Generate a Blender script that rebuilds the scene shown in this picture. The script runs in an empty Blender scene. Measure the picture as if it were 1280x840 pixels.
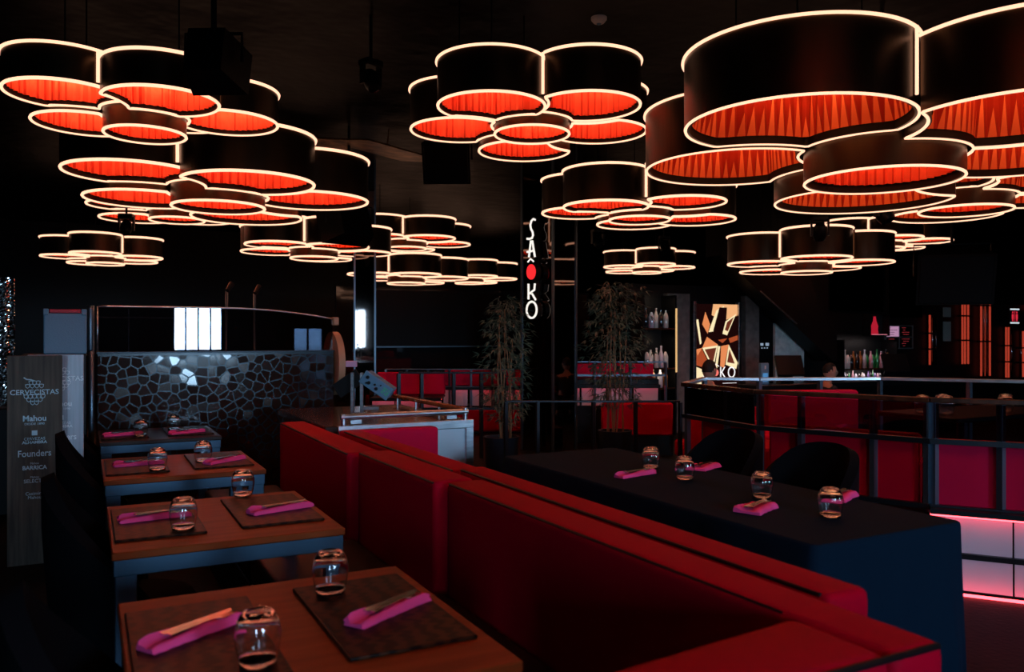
import bpy, bmesh, math, random
from mathutils import Vector, Matrix
PI=math.pi; R=math.radians
random.seed(11)
sc=bpy.context.scene; COL=sc.collection

# ------------------------------------------------------------------ materials
def mat(name,col,rough=.5,metal=0,spec=.5,emit=None,es=1,coat=0,trans=0,ior=1.45,sheen=0):
    m=bpy.data.materials.new(name); m.use_nodes=True
    b=m.node_tree.nodes['Principled BSDF']
    b.inputs['Base Color'].default_value=(*col,1); b.inputs['Roughness'].default_value=rough
    b.inputs['Metallic'].default_value=metal; b.inputs['Specular IOR Level'].default_value=spec
    b.inputs['Coat Weight'].default_value=coat; b.inputs['Transmission Weight'].default_value=trans
    b.inputs['IOR'].default_value=ior; b.inputs['Sheen Weight'].default_value=sheen
    if emit:
        b.inputs['Emission Color'].default_value=(*emit,1); b.inputs['Emission Strength'].default_value=es
    return m
def bump(m,scale=40,strength=.3,dist=.01,kind='noise',stretch=None):
    nt=m.node_tree; b=nt.nodes['Principled BSDF']
    tc=nt.nodes.new('ShaderNodeTexCoord'); src=tc.outputs['Object']
    if stretch:
        mp=nt.nodes.new('ShaderNodeMapping'); mp.inputs['Scale'].default_value=stretch
        nt.links.new(src,mp.inputs[0]); src=mp.outputs[0]
    t=nt.nodes.new('ShaderNodeTexNoise' if kind=='noise' else 'ShaderNodeTexVoronoi')
    t.inputs['Scale'].default_value=scale; nt.links.new(src,t.inputs['Vector'])
    bp=nt.nodes.new('ShaderNodeBump'); bp.inputs['Strength'].default_value=strength; bp.inputs['Distance'].default_value=dist
    nt.links.new(t.outputs[0],bp.inputs['Height']); nt.links.new(bp.outputs[0],b.inputs['Normal'])
    return m
def vary(m,c1,c2,scale=8,stretch=(1,1,1),kind='noise',detail=4,lo=.35,hi=.65):
    nt=m.node_tree; b=nt.nodes['Principled BSDF']
    tc=nt.nodes.new('ShaderNodeTexCoord'); mp=nt.nodes.new('ShaderNodeMapping'); mp.inputs['Scale'].default_value=stretch
    nt.links.new(tc.outputs['Object'],mp.inputs[0])
    if kind=='wave':
        t=nt.nodes.new('ShaderNodeTexWave'); t.inputs['Scale'].default_value=scale; t.inputs['Distortion'].default_value=6
        t.inputs['Detail'].default_value=3; t.inputs['Detail Scale'].default_value=1.5
    else:
        t=nt.nodes.new('ShaderNodeTexNoise'); t.inputs['Scale'].default_value=scale; t.inputs['Detail'].default_value=detail
    nt.links.new(mp.outputs[0],t.inputs['Vector'])
    r=nt.nodes.new('ShaderNodeValToRGB'); r.color_ramp.elements[0].position=lo; r.color_ramp.elements[1].position=hi
    r.color_ramp.elements[0].color=(*c1,1); r.color_ramp.elements[1].color=(*c2,1)
    nt.links.new(t.outputs[0],r.inputs[0]); nt.links.new(r.outputs[0],b.inputs['Base Color'])
    return m
def thin_glass(name,tint=(1,1,1),refl=.1,rough=.0):
    m=bpy.data.materials.new(name); m.use_nodes=True; nt=m.node_tree; nt.nodes.clear()
    o=nt.nodes.new('ShaderNodeOutputMaterial'); mx=nt.nodes.new('ShaderNodeMixShader')
    t=nt.nodes.new('ShaderNodeBsdfTransparent'); t.inputs[0].default_value=(*tint,1)
    g=nt.nodes.new('ShaderNodeBsdfGlossy'); g.inputs['Roughness'].default_value=rough
    lw=nt.nodes.new('ShaderNodeFresnel'); lw.inputs[0].default_value=1.5
    ad=nt.nodes.new('ShaderNodeMath'); ad.operation='ADD'; ad.inputs[1].default_value=refl; ad.use_clamp=True
    nt.links.new(lw.outputs[0],ad.inputs[0]); nt.links.new(ad.outputs[0],mx.inputs[0])
    nt.links.new(t.outputs[0],mx.inputs[1]); nt.links.new(g.outputs[0],mx.inputs[2]); nt.links.new(mx.outputs[0],o.inputs[0])
    return m
M={}
M['floor']=bump(vary(mat('dark_floor',(.003,.002,.002),.5,0,.08),(.002,.0015,.0015),(.006,.004,.0035),3),30,.2)
M['wall']=bump(mat('black_wall',(.004,.004,.005),.45,0,.3),12,.2)
M['ceil']=bump(vary(mat('ceiling_bronze',(.004,.003,.002),.45,.2,.12),(.0006,.0004,.0003),(.005,.0028,.0016),.9),2.5,.6,.05)
M['bronze']=bump(vary(mat('drum_bronze',(.1,.06,.03),.36,.85,.5),(.042,.024,.013),(.065,.038,.021),5,(1,1,.2)),60,.12,.004)
M['neon']=mat('neon_warm_white',(0,0,0),.5,0,0,(1.0,.52,.33),1.75)
M['led']=mat('lamp_panel_light',(0,0,0),.5,0,0,(1.0,.40,.19),20)
M['ledsoft']=mat('lamp_panel_soft',(0,0,0),.5,0,0,(1.0,.42,.17),11)
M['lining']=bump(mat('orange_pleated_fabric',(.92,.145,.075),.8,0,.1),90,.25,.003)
M['liningm']=bump(mat('orange_fabric_fold_shade',(.60,.055,.028),.8,0,.1),90,.25,.003)  # shade of the pleat valleys put into the fabric colour
M['liningd']=bump(mat('orange_fabric_gather_shade',(.42,.028,.012),.8,0,.1),90,.25,.003)  # gather shadows painted as a darker copy of the lining
M['liningl']=bump(mat('orange_fabric_lit',(.85,.17,.06),.8,0,.1),90,.25,.003)  # bright copy for the lit spikes between the painted gather shadows
M['lip']=mat('drum_inner_lip',(.010,.006,.004),.6,.2,.2)
M['cable']=mat('black_cable',(.004,.004,.004),.5,0,.2)
M['tabletop']=vary(mat('brown_table_wood',(.2,.05,.016),.36,0,.07),(.23,.042,.010),(.31,.060,.015),3,(1,9,1))
M['steelblue']=bump(mat('brushed_dark_steel',(.05,.10,.155),.40,.6),50,.1,.002)
M['matwood']=vary(mat('placemat_wood',(.03,.012,.006),.36,0,.08),(.010,.004,.003),(.055,.018,.008),5,(1.2,5,1),'wave',lo=.2,hi=.75)
M['matedge']=M['matwood']
M['napkin']=bump(mat('magenta_cloth',(.95,.07,.26),.85,0,.05),180,.25,.002)
M['cutlery']=mat('polished_cutlery',(.75,.7,.66),.16,1)
M['glass']=mat('clear_glass',(1,1,1),.0,0,.5,trans=1,ior=1.6)
M['red']=bump(mat('red_leather',(.45,.001,.016),.55,0,.03),160,.12,.002)
M['redb']=bump(mat('crimson_leather',(.60,.006,.05),.55,0,.04),160,.1,.002)
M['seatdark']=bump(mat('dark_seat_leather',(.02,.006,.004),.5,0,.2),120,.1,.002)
M['piping']=mat('black_piping',(.004,.003,.004),.5,0,.3)
M['blackfab']=bump(mat('black_upholstery',(.0025,.0025,.0035),.85,0,.08),120,.2,.002)
M['cloth']=bump(mat('black_tablecloth',(.003,.013,.027),.8,0,.05),220,.15,.001)
M['blackmetal']=mat('black_metal',(.03,.035,.042),.33,.8)
M['bluemetal']=mat('dark_blue_steel',(.16,.22,.28),.35,.9)
M['steel']=bump(vary(mat('brushed_steel',(.55,.58,.62),.3,1),(.42,.45,.5),(.66,.69,.73),6,(1,1,6)),30,.08,.002)
M['steelpanel']=bump(mat('steel_panel',(.45,.5,.55),.45,.9),14,.15,.003)
M['blackmirror']=mat('black_mirror',(.16,.13,.12),.03,1)
M['darkmirror']=mat('dark_gloss',(.012,.012,.014),.06,0,.7,coat=1)
M['mosaic']=mat('mosaic_tile',(.022,.010,.007),.09,0,.5)
M['mosaic2']=vary(mat('mosaic_tile_worn',(.05,.025,.016),.2,0,.4),(.015,.008,.006),(.04,.02,.012),6)
M['grout']=mat('mosaic_grout',(.022,.032,.04),.24,.3,.6)
M['boothglass']=thin_glass('booth_glass',(.5,.52,.58),.10)
M['pane']=thin_glass('window_glass',(1,1,1),.0)
M['panetint']=thin_glass('tinted_window_glass',(.13,.15,.18),0)
M['railglass']=thin_glass('rail_glass',(.55,.5,.55),.03)
M['board']=vary(mat('walnut_board',(.1,.07,.05),.55,0,.3),(.05,.032,.022),(.105,.072,.05),4,(9,9,.6))
M['boardlit']=vary(mat('window_lit_board',(.3,.32,.36),.33,0,.8),(.30,.33,.40),(.44,.48,.56),4,(9,9,.6))  # window light on the second board put into a paler colour
M['print']=mat('pale_blue_print',(.55,.72,.80),.6,0,.3)
M['printw']=mat('white_print',(.95,.97,1),.5,0,.6)
M['case']=bump(mat('grey_blue_cabinet',(.13,.26,.38),.5,0,.3),90,.4,.003)
M['redtrim']=mat('red_trim',(.4,.01,.03),.5)
M['black']=mat('black_plastic',(.004,.004,.005),.4,0,.3)
M['cab']=mat('black_cabinet',(.004,.0038,.004),.5,0,.2)
M['tan']=mat('tan_wood',(.42,.24,.14),.4,0,.4)
M['wood']=vary(mat('orange_wood_rail',(.3,.09,.03),.25,0,.5),(.2,.06,.02),(.34,.10,.035),4,(1,8,1))
M['deck']=vary(mat('dark_deck_wood',(.06,.022,.012),.2,0,.5),(.03,.012,.007),(.075,.028,.014),3,(1,6,1))
M['whitepanel']=mat('white_panel',(.62,.58,.64),.4,0,.4)
M['redled']=mat('red_led',(0,0,0),.5,0,0,(1,.06,.08),7)
M['redledsoft']=mat('soft_red_led',(0,0,0),.5,0,0,(1,.05,.06),4)
M['redtube']=mat('red_neon_tube',(.2,.02,.02),.3,0,.4,(1,.10,.05),.36)
M['redtubedim']=mat('dim_red_tube',(.2,.02,.02),.2,0,.6,(1,.09,.05),.22)
M['chrometube']=mat('chrome_tube',(.30,.33,.40),.12,1)
M['cane']=vary(mat('bamboo_cane',(.28,.15,.07),.55),(.2,.10,.045),(.36,.2,.09),6,(1,1,.3))
M['leaf']=vary(mat('bamboo_leaf',(.09,.12,.08),.5,0,.3),(.06,.085,.055),(.12,.15,.10),4)
M['pot']=mat('black_pot',(.012,.016,.024),.35,0,.5)
M['stucco']=vary(mat('grey_plaster',(.2,.2,.2),.7),(.10,.10,.095),(.17,.165,.155),9,detail=8)
M['stuccop']=vary(mat('pale_plaster',(.3,.36,.36),.7),(.45,.54,.54),(.66,.74,.72),12,detail=8)
M['skin']=mat('skin',(.50,.25,.17),.5,0,.3)
M['hair']=bump(mat('dark_hair',(.012,.009,.008),.6,0,.3),200,.5,.004)
M['shirt']=bump(mat('black_shirt',(.012,.012,.016),.8),90,.2)
M['trousers']=bump(mat('dark_trousers',(.01,.011,.016),.8),90,.2)
M['eyewhite']=mat('eye_white',(.7,.68,.65),.3)
M['mouth']=mat('mouth',(.4,.14,.11),.5)
M['signwhite']=mat('sign_light',(0,0,0),.5,0,0,(1,.93,.84),1.05)
M['signred']=mat('sign_red_light',(.1,0,0),.5,0,0,(1,.025,.03),1.15)
M['signbody']=mat('sign_body',(.03,.024,.02),.4,.6)
M['detector']=mat('white_plastic',(.7,.62,.62),.4)
M['screen']=mat('screen_glow',(.02,.03,.04),.3,0,.5,(.08,.28,.6),.7)
M['greentext']=mat('green_print',(.05,.6,.2),.5)
M['pink']=mat('pink_card',(.75,.38,.55),.6)
def glow(name,c,s): return mat(name,(0,0,0),.5,0,0,c,s)

# ------------------------------------------------------------------ object helpers
def link(name,me,m=None,parent=None,smooth=False):
    if m is not None:
        for x in (m if isinstance(m,(list,tuple)) else [m]): me.materials.append(x)
    if smooth:
        for p in me.polygons: p.use_smooth=True
    o=bpy.data.objects.new(name,me); COL.objects.link(o)
    if parent is not None: o.parent=parent
    return o
def obj(name,bm,m,parent=None,smooth=False,angle=None):
    bmesh.ops.recalc_face_normals(bm,faces=bm.faces)
    me=bpy.data.meshes.new(name); bm.to_mesh(me); bm.free()
    if angle is not None:
        me.polygons.foreach_set('use_smooth',[True]*len(me.polygons)); me.set_sharp_from_angle(angle=R(angle))
    return link(name,me,m,parent,smooth)
def raw(name,v,f,m,parent=None,smooth=False,angle=None):
    me=bpy.data.meshes.new(name); me.from_pydata(v,[],f); me.update()
    if angle is not None:
        me.polygons.foreach_set('use_smooth',[True]*len(me.polygons)); me.set_sharp_from_angle(angle=R(angle))
    return link(name,me,m,parent,smooth)
def tag(o,label,cat,group=None,kind=None):
    o['label']=label; o['category']=cat
    if group: o['group']=group
    if kind: o['kind']=kind
    return o
def thing(name,label,cat,loc=(0,0,0),rz=0,group=None):
    o=bpy.data.objects.new(name,None); COL.objects.link(o); o.location=loc; o.rotation_euler=(0,0,rz)
    o.empty_display_size=.1
    return tag(o,label,cat,group)
def struct(o): o['kind']='structure'; return o
def dup(root,loc,rz,label,group=None):
    r=root.copy(); COL.objects.link(r); r.location=loc; r.rotation_euler=(0,0,rz); r['label']=label
    if group: r['group']=group
    for ch in list(root.children):
        c=ch.copy(); COL.objects.link(c); c.parent=r
        for g in list(ch.children):
            d=g.copy(); COL.objects.link(d); d.parent=c
    return r
def B(): return bmesh.new()
def box(bm,x0,x1,y0,y1,z0,z1,bev=0,seg=1,mtx=None,mi=0):
    r=bmesh.ops.create_cube(bm,size=1); vs=r['verts']
    for v in vs: v.co=Vector(((x0+x1)/2+v.co.x*(x1-x0),(y0+y1)/2+v.co.y*(y1-y0),(z0+z1)/2+v.co.z*(z1-z0)))
    fs=set(f for v in vs for f in v.link_faces)
    if bev:
        es=list({e for v in vs for e in v.link_edges})
        q=bmesh.ops.bevel(bm,geom=es,offset=bev,segments=seg,affect='EDGES',profile=.5)
        vs=list({v for f in q['faces'] for v in f.verts}|set(v for v in vs if v.is_valid))
        fs=set(f for v in vs for f in v.link_faces)
    for f in fs: f.material_index=mi
    if mtx is not None: bmesh.ops.transform(bm,matrix=mtx,verts=vs)
    return vs
def cyl(bm,p0,p1,r0,r1=None,n=12,caps=True,mi=0):
    p0=Vector(p0);p1=Vector(p1); r1=r0 if r1 is None else r1
    d=(p1-p0).normalized(); a=d.orthogonal().normalized(); b=d.cross(a)
    A=[bm.verts.new(p0+r0*(math.cos(2*PI*i/n)*a+math.sin(2*PI*i/n)*b)) for i in range(n)]
    C=[bm.verts.new(p1+r1*(math.cos(2*PI*i/n)*a+math.sin(2*PI*i/n)*b)) for i in range(n)]
    fs=[bm.faces.new((A[i],A[(i+1)%n],C[(i+1)%n],C[i])) for i in range(n)]
    if caps: fs+=[bm.faces.new(A[::-1]),bm.faces.new(C)]
    for f in fs: f.material_index=mi
    return A+C
def lathe(bm,prof,n=32,c=(0,0,0),caps=(True,True),mi=0):
    c=Vector(c); rows=[[bm.verts.new(c+Vector((r*math.cos(2*PI*i/n),r*math.sin(2*PI*i/n),z))) for i in range(n)] for r,z in prof]
    fs=[]
    for a,b in zip(rows,rows[1:]):
        for i in range(n): fs.append(bm.faces.new((a[i],a[(i+1)%n],b[(i+1)%n],b[i])))
    if caps[0]: fs.append(bm.faces.new(rows[0][::-1]))
    if caps[1]: fs.append(bm.faces.new(rows[-1]))
    for f in fs: f.material_index=mi
    return [v for r in rows for v in r]
def tube(bm,pts,rad,n=8,closed=False,mi=0):
    pts=[Vector(p) for p in pts]; N=len(pts); rows=[]
    prev=None
    for i,p in enumerate(pts):
        if closed: d=pts[(i+1)%N]-pts[i-1]
        else: d=pts[min(i+1,N-1)]-pts[max(i-1,0)]
        d.normalize()
        if prev is None: a=d.orthogonal().normalized()
        else: a=(prev-d*prev.dot(d)).normalized()
        prev=a; b=d.cross(a)
        rr=rad[i] if isinstance(rad,(list,tuple)) else rad
        rows.append([bm.verts.new(p+rr*(math.cos(2*PI*j/n)*a+math.sin(2*PI*j/n)*b)) for j in range(n)])
    m=N if closed else N-1
    for i in range(m):
        A=rows[i];C=rows[(i+1)%N]
        off=0
        if closed and i==N-1:
            off=min(range(n),key=lambda k:(A[0].co-C[k].co).length)
        for j in range(n):
            f=bm.faces.new((A[j],A[(j+1)%n],C[(j+1+off)%n],C[(j+off)%n])); f.material_index=mi
    if not closed:
        for f in (bm.faces.new(rows[0][::-1]),bm.faces.new(rows[-1])): f.material_index=mi
def prism(bm,poly,h0,h1,mtx=None,mi=0):
    A=[bm.verts.new((x,y,h0)) for x,y in poly]; C=[bm.verts.new((x,y,h1)) for x,y in poly]; n=len(poly)
    fs=[bm.faces.new(A[::-1]),bm.faces.new(C)]+[bm.faces.new((A[i],A[(i+1)%n],C[(i+1)%n],C[i])) for i in range(n)]
    for f in fs: f.material_index=mi
    if mtx is not None: bmesh.ops.transform(bm,matrix=mtx,verts=A+C)
    return A+C
def text(name,s,size,loc,m,parent,rot=(PI/2,0,0),ext=.0015,align='CENTER',sx=1.0,bold=0):
    c=bpy.data.curves.new(name,'FONT'); c.body=s; c.size=size; c.extrude=ext; c.align_x=align; c.align_y='CENTER'; c.offset=bold
    c.materials.append(m); c.resolution_u=3
    tmp=bpy.data.objects.new(name,c); me=bpy.data.meshes.new_from_object(tmp); me.name=name
    bpy.data.objects.remove(tmp); bpy.data.curves.remove(c)
    o=bpy.data.objects.new(name,me); COL.objects.link(o); o.parent=parent; o.location=loc; o.rotation_euler=rot; o.scale=(sx,1,1)
    return o
def Rz(a): return Matrix.Rotation(a,4,'Z')
def T(x,y,z): return Matrix.Translation((x,y,z))

# ------------------------------------------------------------------ camera
cam=bpy.data.cameras.new('camera'); co=bpy.data.objects.new('camera',cam); COL.objects.link(co)
cam.sensor_width=36; cam.lens=36*1020/1280; co.location=(0,0,1.5); co.rotation_euler=(PI/2,0,-R(27.5)); cam.clip_end=200; cam.clip_start=.05
cam.dof.use_dof=True; cam.dof.focus_distance=6.0; cam.dof.aperture_fstop=3.2
sc.camera=co

# ------------------------------------------------------------------ setting
X0,X1,Y0,Y1,ZC=-3.2,19.0,-4.5,23.0,4.3
bm=B(); box(bm,X0-.2,X1+.2,Y0-.2,Y1+.2,-.12,0); struct(obj('floor',bm,M['floor']))
bm=B(); box(bm,X0-.2,X1+.2,Y0-.2,Y1+.2,ZC,ZC+.15); struct(obj('ceiling',bm,M['ceil']))
bm=B(); box(bm,X0-.2,X0,Y0,Y1,0,ZC); struct(obj('wall_left',bm,M['wall']))
bm=B(); box(bm,X1,X1+.2,Y0,Y1,0,ZC); struct(obj('wall_right',bm,M['wall']))
bm=B(); box(bm,X0-.2,X1+.2,Y1,Y1+.2,0,ZC); struct(obj('wall_far',bm,M['wall']))
# window wall behind the camera
WINS=[(-1.9,-1.2,.9,2.5),(1.5,2.75,1.15,2.4),(4.6,5.4,.6,1.72),(7.8,8.7,.9,2.4)]
bm=B(); xs=[X0-.2]
for (a,b,z0,z1) in WINS:
    box(bm,xs[-1],a,Y0-.2,Y0,0,ZC); box(bm,a,b,Y0-.2,Y0,0,z0); box(bm,a,b,Y0-.2,Y0,z1,ZC); xs.append(b)
box(bm,xs[-1],X1+.2,Y0-.2,Y0,0,ZC); struct(obj('wall_back',bm,M['wall']))
for i,(a,b,z0,z1) in enumerate(WINS):
    bm=B(); t=.045; yy0,yy1=Y0-.14,Y0-.06
    box(bm,a,a+t,yy0,yy1,z0,z1); box(bm,b-t,b,yy0,yy1,z0,z1); box(bm,a+t,b-t,yy0,yy1,z0,z0+t); box(bm,a+t,b-t,yy0,yy1,z1-t,z1)
    n=3 if (b-a>2 or i==1) else 1
    for k in range(1,n+1):
        x=a+(b-a)*k/(n+1); box(bm,x-.02,x+.02,yy0,yy1,z0+t,z1-t)
    fr=struct(obj('window_%d'%(i+1),bm,M['blackmetal']))
    bm=B(); box(bm,a+.01,b-.01,Y0-.105,Y0-.1,z0+.01,z1-.01); obj('window_pane',bm,M['pane'] if i!=2 else M['panetint'],fr)
    l=bpy.data.lights.new('daylight_portal','AREA'); l.shape='RECTANGLE'; l.size=b-a-.1; l.size_y=z1-z0-.1; l.cycles.is_portal=True
    lo=bpy.data.objects.new('daylight_portal',l); COL.objects.link(lo); lo.location=((a+b)/2,Y0-.03,(z0+z1)/2); lo.rotation_euler=(PI/2,0,0)
# world: bright hazy sky above a dark sea
w=bpy.data.worlds.new('sky'); sc.world=w; w.use_nodes=True; nt=w.node_tree; bg=nt.nodes['Background']
tc=nt.nodes.new('ShaderNodeTexCoord'); sp=nt.nodes.new('ShaderNodeSeparateXYZ'); rp=nt.nodes.new('ShaderNodeValToRGB')
ma=nt.nodes.new('ShaderNodeMath'); ma.operation='MULTIPLY_ADD'; ma.inputs[1].default_value=.5; ma.inputs[2].default_value=.5
nt.links.new(tc.outputs['Generated'],sp.inputs[0]); nt.links.new(sp.outputs[2],ma.inputs[0]); nt.links.new(ma.outputs[0],rp.inputs[0]); nt.links.new(rp.outputs[0],bg.inputs[0])
cr=rp.color_ramp; cr.elements[0].position=.40; cr.elements[0].color=(.008,.018,.03,1)
cr.elements[1].position=.70; cr.elements[1].color=(.28,.60,1,1)
e=cr.elements.new(.487); e.color=(.03,.075,.12,1); e=cr.elements.new(.495); e.color=(.45,.72,1,1)
bg.inputs[1].default_value=54
sc.view_settings.view_transform='Standard'; sc.view_settings.look='None'; sc.view_settings.gamma=1; sc.view_settings.use_curve_mapping=False
sc.view_settings.exposure=0
sc.cycles.max_bounces=10; sc.cycles.glossy_bounces=5; sc.cycles.transmission_bounces=8; sc.cycles.transparent_max_bounces=12
sc.cycles.caustics_reflective=False; sc.cycles.caustics_refractive=False; sc.cycles.sample_clamp_indirect=4

# bar partition behind the counter
bm=B(); box(bm,7.3,10.25,10.2,10.4,0,2.3); box(bm,10.25,X1,10.2,10.4,0,ZC); struct(obj('wall_bar',bm,M['wall']))

# ------------------------------------------------------------------ flower lamps
DR,RC=1.512,.756
def petal_outline(k,cs,n):
    """own circle, bitten by the next petal clockwise and by the centre drum (unit radius)"""
    c=cs[k]; bites=[(cs[(k+1)%5],1.045),((0.,0.),RC+.045)]
    pts=[]
    for i in range(n):
        t=2*PI*i/n; d=(math.cos(t),math.sin(t)); best=1.0; own=True
        for (b,rb) in bites:
            ox,oy=c[0]-b[0],c[1]-b[1]; B_=ox*d[0]+oy*d[1]; C_=ox*ox+oy*oy-rb*rb; q=B_*B_-C_
            if q>0:
                s=-B_-math.sqrt(q)
                if 0<s<best: best=s; own=False
        pts.append((c[0]+d[0]*best,c[1]+d[1]*best,own))
    return pts
def flower(loc,r,phi,dz,dc,hgt,label,n=72,tr=.012,pleats=44,spikes=False,group='flower ceiling lamps'):
    z=loc[2]; root=thing('flower_lamp',label,'ceiling lamp',loc,0,group)
    cs=[(DR*math.cos(R(phi)-k*2*PI/5),DR*math.sin(R(phi)-k*2*PI/5)) for k in range(5)]
    top=hgt*r+max(dz)*r
    for k in range(6):
        if k<5: ol=petal_outline(k,cs,n); c=cs[k]; zb=dz[k]*r; zt=zb+hgt*r
        else:
            c=(0,0); ol=[(RC*math.cos(2*PI*i/n),RC*math.sin(2*PI*i/n),True) for i in range(n)]; zb=-dc*r; zt=.55*hgt*r
        P=[(x*r,y*r) for x,y,_ in ol]; cc=(c[0]*r,c[1]*r)
        ins=lambda s:[(cc[0]+(x-cc[0])*s,cc[1]+(y-cc[1])*s) for x,y in P]
        th=1-.05/ (1 if k<5 else RC)
        I=ins(th)
        v=[];f=[]
        rows=[(P,zt),(P,zb),(I,zb),(I,zt-.015)]
        for pp,zz in rows: v+=[(x,y,zz) for x,y in pp]
        for a in range(3):
            for i in range(n): f.append((a*n+i,a*n+(i+1)%n,(a+1)*n+(i+1)%n,(a+1)*n+i))
        v.append((cc[0],cc[1],zt)); 
        for i in range(n): f.append((i,4*n,(i+1)%n))
        v.append((cc[0],cc[1],zt-.015))
        for i in range(n): f.append((3*n+i,3*n+(i+1)%n,4*n+1))
        drum=raw('drum_shade',v,f,[M['bronze'],M['lip']],root,angle=35)
        drum.data.polygons.foreach_set('material_index',[0]*n+[0]*n+[1]*n+[0]*n+[1]*n)
        # pleated lining hung inside the drum
        seg=[]; L=[0]
        for i in range(n):
            a=I[i];b=I[(i+1)%n]; L.append(L[-1]+math.hypot(b[0]-a[0],b[1]-a[1]))
        np_=pleats if k<5 else int(pleats*.8); m=np_*4; li=0
        rr=random.Random(k*7+int(r*100))
        amps=[[rr.uniform(.5,1.3) for _ in range(np_)] for _ in range(3)]
        zl=zb+.075*r; zs=[zl,zl+(zt-zl)*.45,zt-.02]
        rings=[[] for _ in range(3)]
        for i in range(m):
            s=L[-1]*i/m
            while L[li+1]<s: li+=1
            q=(s-L[li])/max(L[li+1]-L[li],1e-9); a=I[li];b=I[(li+1)%n]
            x=a[0]+(b[0]-a[0])*q; y=a[1]+(b[1]-a[1])*q
            dx,dy=cc[0]-x,cc[1]-y; dl=math.hypot(dx,dy)
            w_=(.5-.5*math.cos(2*PI*(i%4)/4))
            for j in range(3):
                o_=r*(.012+.055*w_*amps[j][i//4]); rings[j].append((x+dx/dl*o_,y+dy/dl*o_,zs[j]))
        v=[p for g in rings for p in g]; f=[]
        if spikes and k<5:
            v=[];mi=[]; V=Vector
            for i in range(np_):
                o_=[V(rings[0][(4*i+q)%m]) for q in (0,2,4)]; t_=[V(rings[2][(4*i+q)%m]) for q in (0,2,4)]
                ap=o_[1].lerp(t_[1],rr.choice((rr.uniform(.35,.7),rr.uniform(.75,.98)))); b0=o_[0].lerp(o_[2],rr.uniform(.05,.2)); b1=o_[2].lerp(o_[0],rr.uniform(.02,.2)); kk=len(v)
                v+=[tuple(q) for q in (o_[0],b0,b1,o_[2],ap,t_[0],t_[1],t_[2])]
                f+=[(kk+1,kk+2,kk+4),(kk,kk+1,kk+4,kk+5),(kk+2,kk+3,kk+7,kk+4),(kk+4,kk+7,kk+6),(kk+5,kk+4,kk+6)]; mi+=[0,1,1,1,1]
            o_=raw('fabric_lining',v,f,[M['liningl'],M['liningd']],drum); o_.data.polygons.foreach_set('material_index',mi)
        else:
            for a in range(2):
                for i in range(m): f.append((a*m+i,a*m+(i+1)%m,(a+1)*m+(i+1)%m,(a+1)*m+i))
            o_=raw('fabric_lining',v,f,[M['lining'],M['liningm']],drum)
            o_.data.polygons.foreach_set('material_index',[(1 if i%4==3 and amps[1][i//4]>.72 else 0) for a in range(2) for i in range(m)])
        # upright light band near the top, facing the fabric
        pp=ins(.62)[::max(1,n//36)]; q=len(pp); v=[(x,y,zt-.02) for x,y in pp]+[(x,y,zt-.02-.10*r) for x,y in pp]
        raw('led_band',v,[(i,(i+1)%q,q+(i+1)%q,q+i) for i in range(q)],M['ledsoft' if spikes else 'led'],drum)
        # neon rims
        bm=B(); st=1; tube(bm,[(x,y,zb) for x,y in ins(1-.012)],tr,6,True); obj('neon_rim',bm,M['neon'],drum,smooth=True)
        if k<5:
            own=[i for i in range(n) if ol[i][2]]; s0=[i for i in own if not ol[i-1][2]]
            s0=max(s0,key=lambda s:sum(1 for t in range(n) if all(ol[(s+u)%n][2] for u in range(t+1))))
            seq=[]; i=s0
            while ol[i%n][2] and len(seq)<n: seq.append(i%n); i+=1
            Q=ins(1.012); bm=B(); tube(bm,[(*Q[i],zt) for i in seq],tr,6,False); obj('neon_rim',bm,M['neon'],drum,smooth=True)
    # vertical neon in the outer notches between petals
    for k in range(5):
        a=R(phi)-(k+.5)*2*PI/5; dd=DR*math.cos(PI/5)+math.sqrt(max(0,1-(DR*math.sin(PI/5))**2))
        p=Vector((math.cos(a)*dd*r*1.03,math.sin(a)*dd*r*1.03,0))
        z0=max(dz[k],dz[(k+1)%5])*r; z1=max(dz[k],dz[(k+1)%5])*r+hgt*r
        bm=B(); cyl(bm,p+Vector((0,0,z0+.06*r)),p+Vector((0,0,z1)),tr,tr,6); obj('neon_joint',bm,M['neon'],root,smooth=True)
    for k in (0,1,2):
        bm=B(); cyl(bm,(cs[k][0]*r,cs[k][1]*r,dz[k]*r+hgt*r-.01),(cs[k][0]*r,cs[k][1]*r,ZC-z),.006,.006,6); obj('suspension_rod',bm,M['cable'],root)
    return root
DZ=[.05,0,-.12,-.03,0]
FL='flower-shaped ceiling lamp of dark drums with orange lining'
flower((4.66,3.653,2.682),.65,-169.4,[.084,.059,-.204,0,0],.239,.62,'largest flower lamp of dark drums, over the black clothed table, striped orange lining',n=168,tr=.0095,pleats=60,spikes=True)
flower((3.161,5.726,3.189),.40,-148.4,[.005,-.019,-.178,.015,.058],.181,.80,'flower lamp hanging alone high at top centre beside the smoke detector',n=120,tr=.011)
flower((.365,6.32,3.048),.36,-155.2,[.089,0,.32,0,-.047],.343,.62,'flower lamp at top left, cropped by the left picture edge',n=120,tr=.011)
flower((1.265,9.321,3.032),.64,-153.1,[.124,0,-.161,-.021,-.028],.213,.70,'big flower lamp just behind and below the top left one, above the mosaic booth',n=120,tr=.016)
flower((5.479,7.438,2.878),.45,-157.4,[-.04,.08,-.076,-.126,.043],.181,.83,'flower lamp right of the vertical white sign column, partly behind the largest lamp',n=96,tr=.0145)
flower((7.6,5.02,2.86),.55,-169.4,DZ,.25,.7,'flower lamp at right edge, tucked just behind the largest lamp',n=96,tr=.013,spikes=True)
flower((11.17,14.89,3.03),.42,-109.5,DZ,.25,.78,'small far flower lamp above the bamboo right of the sign column',n=64,tr=.02,pleats=30)
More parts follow.
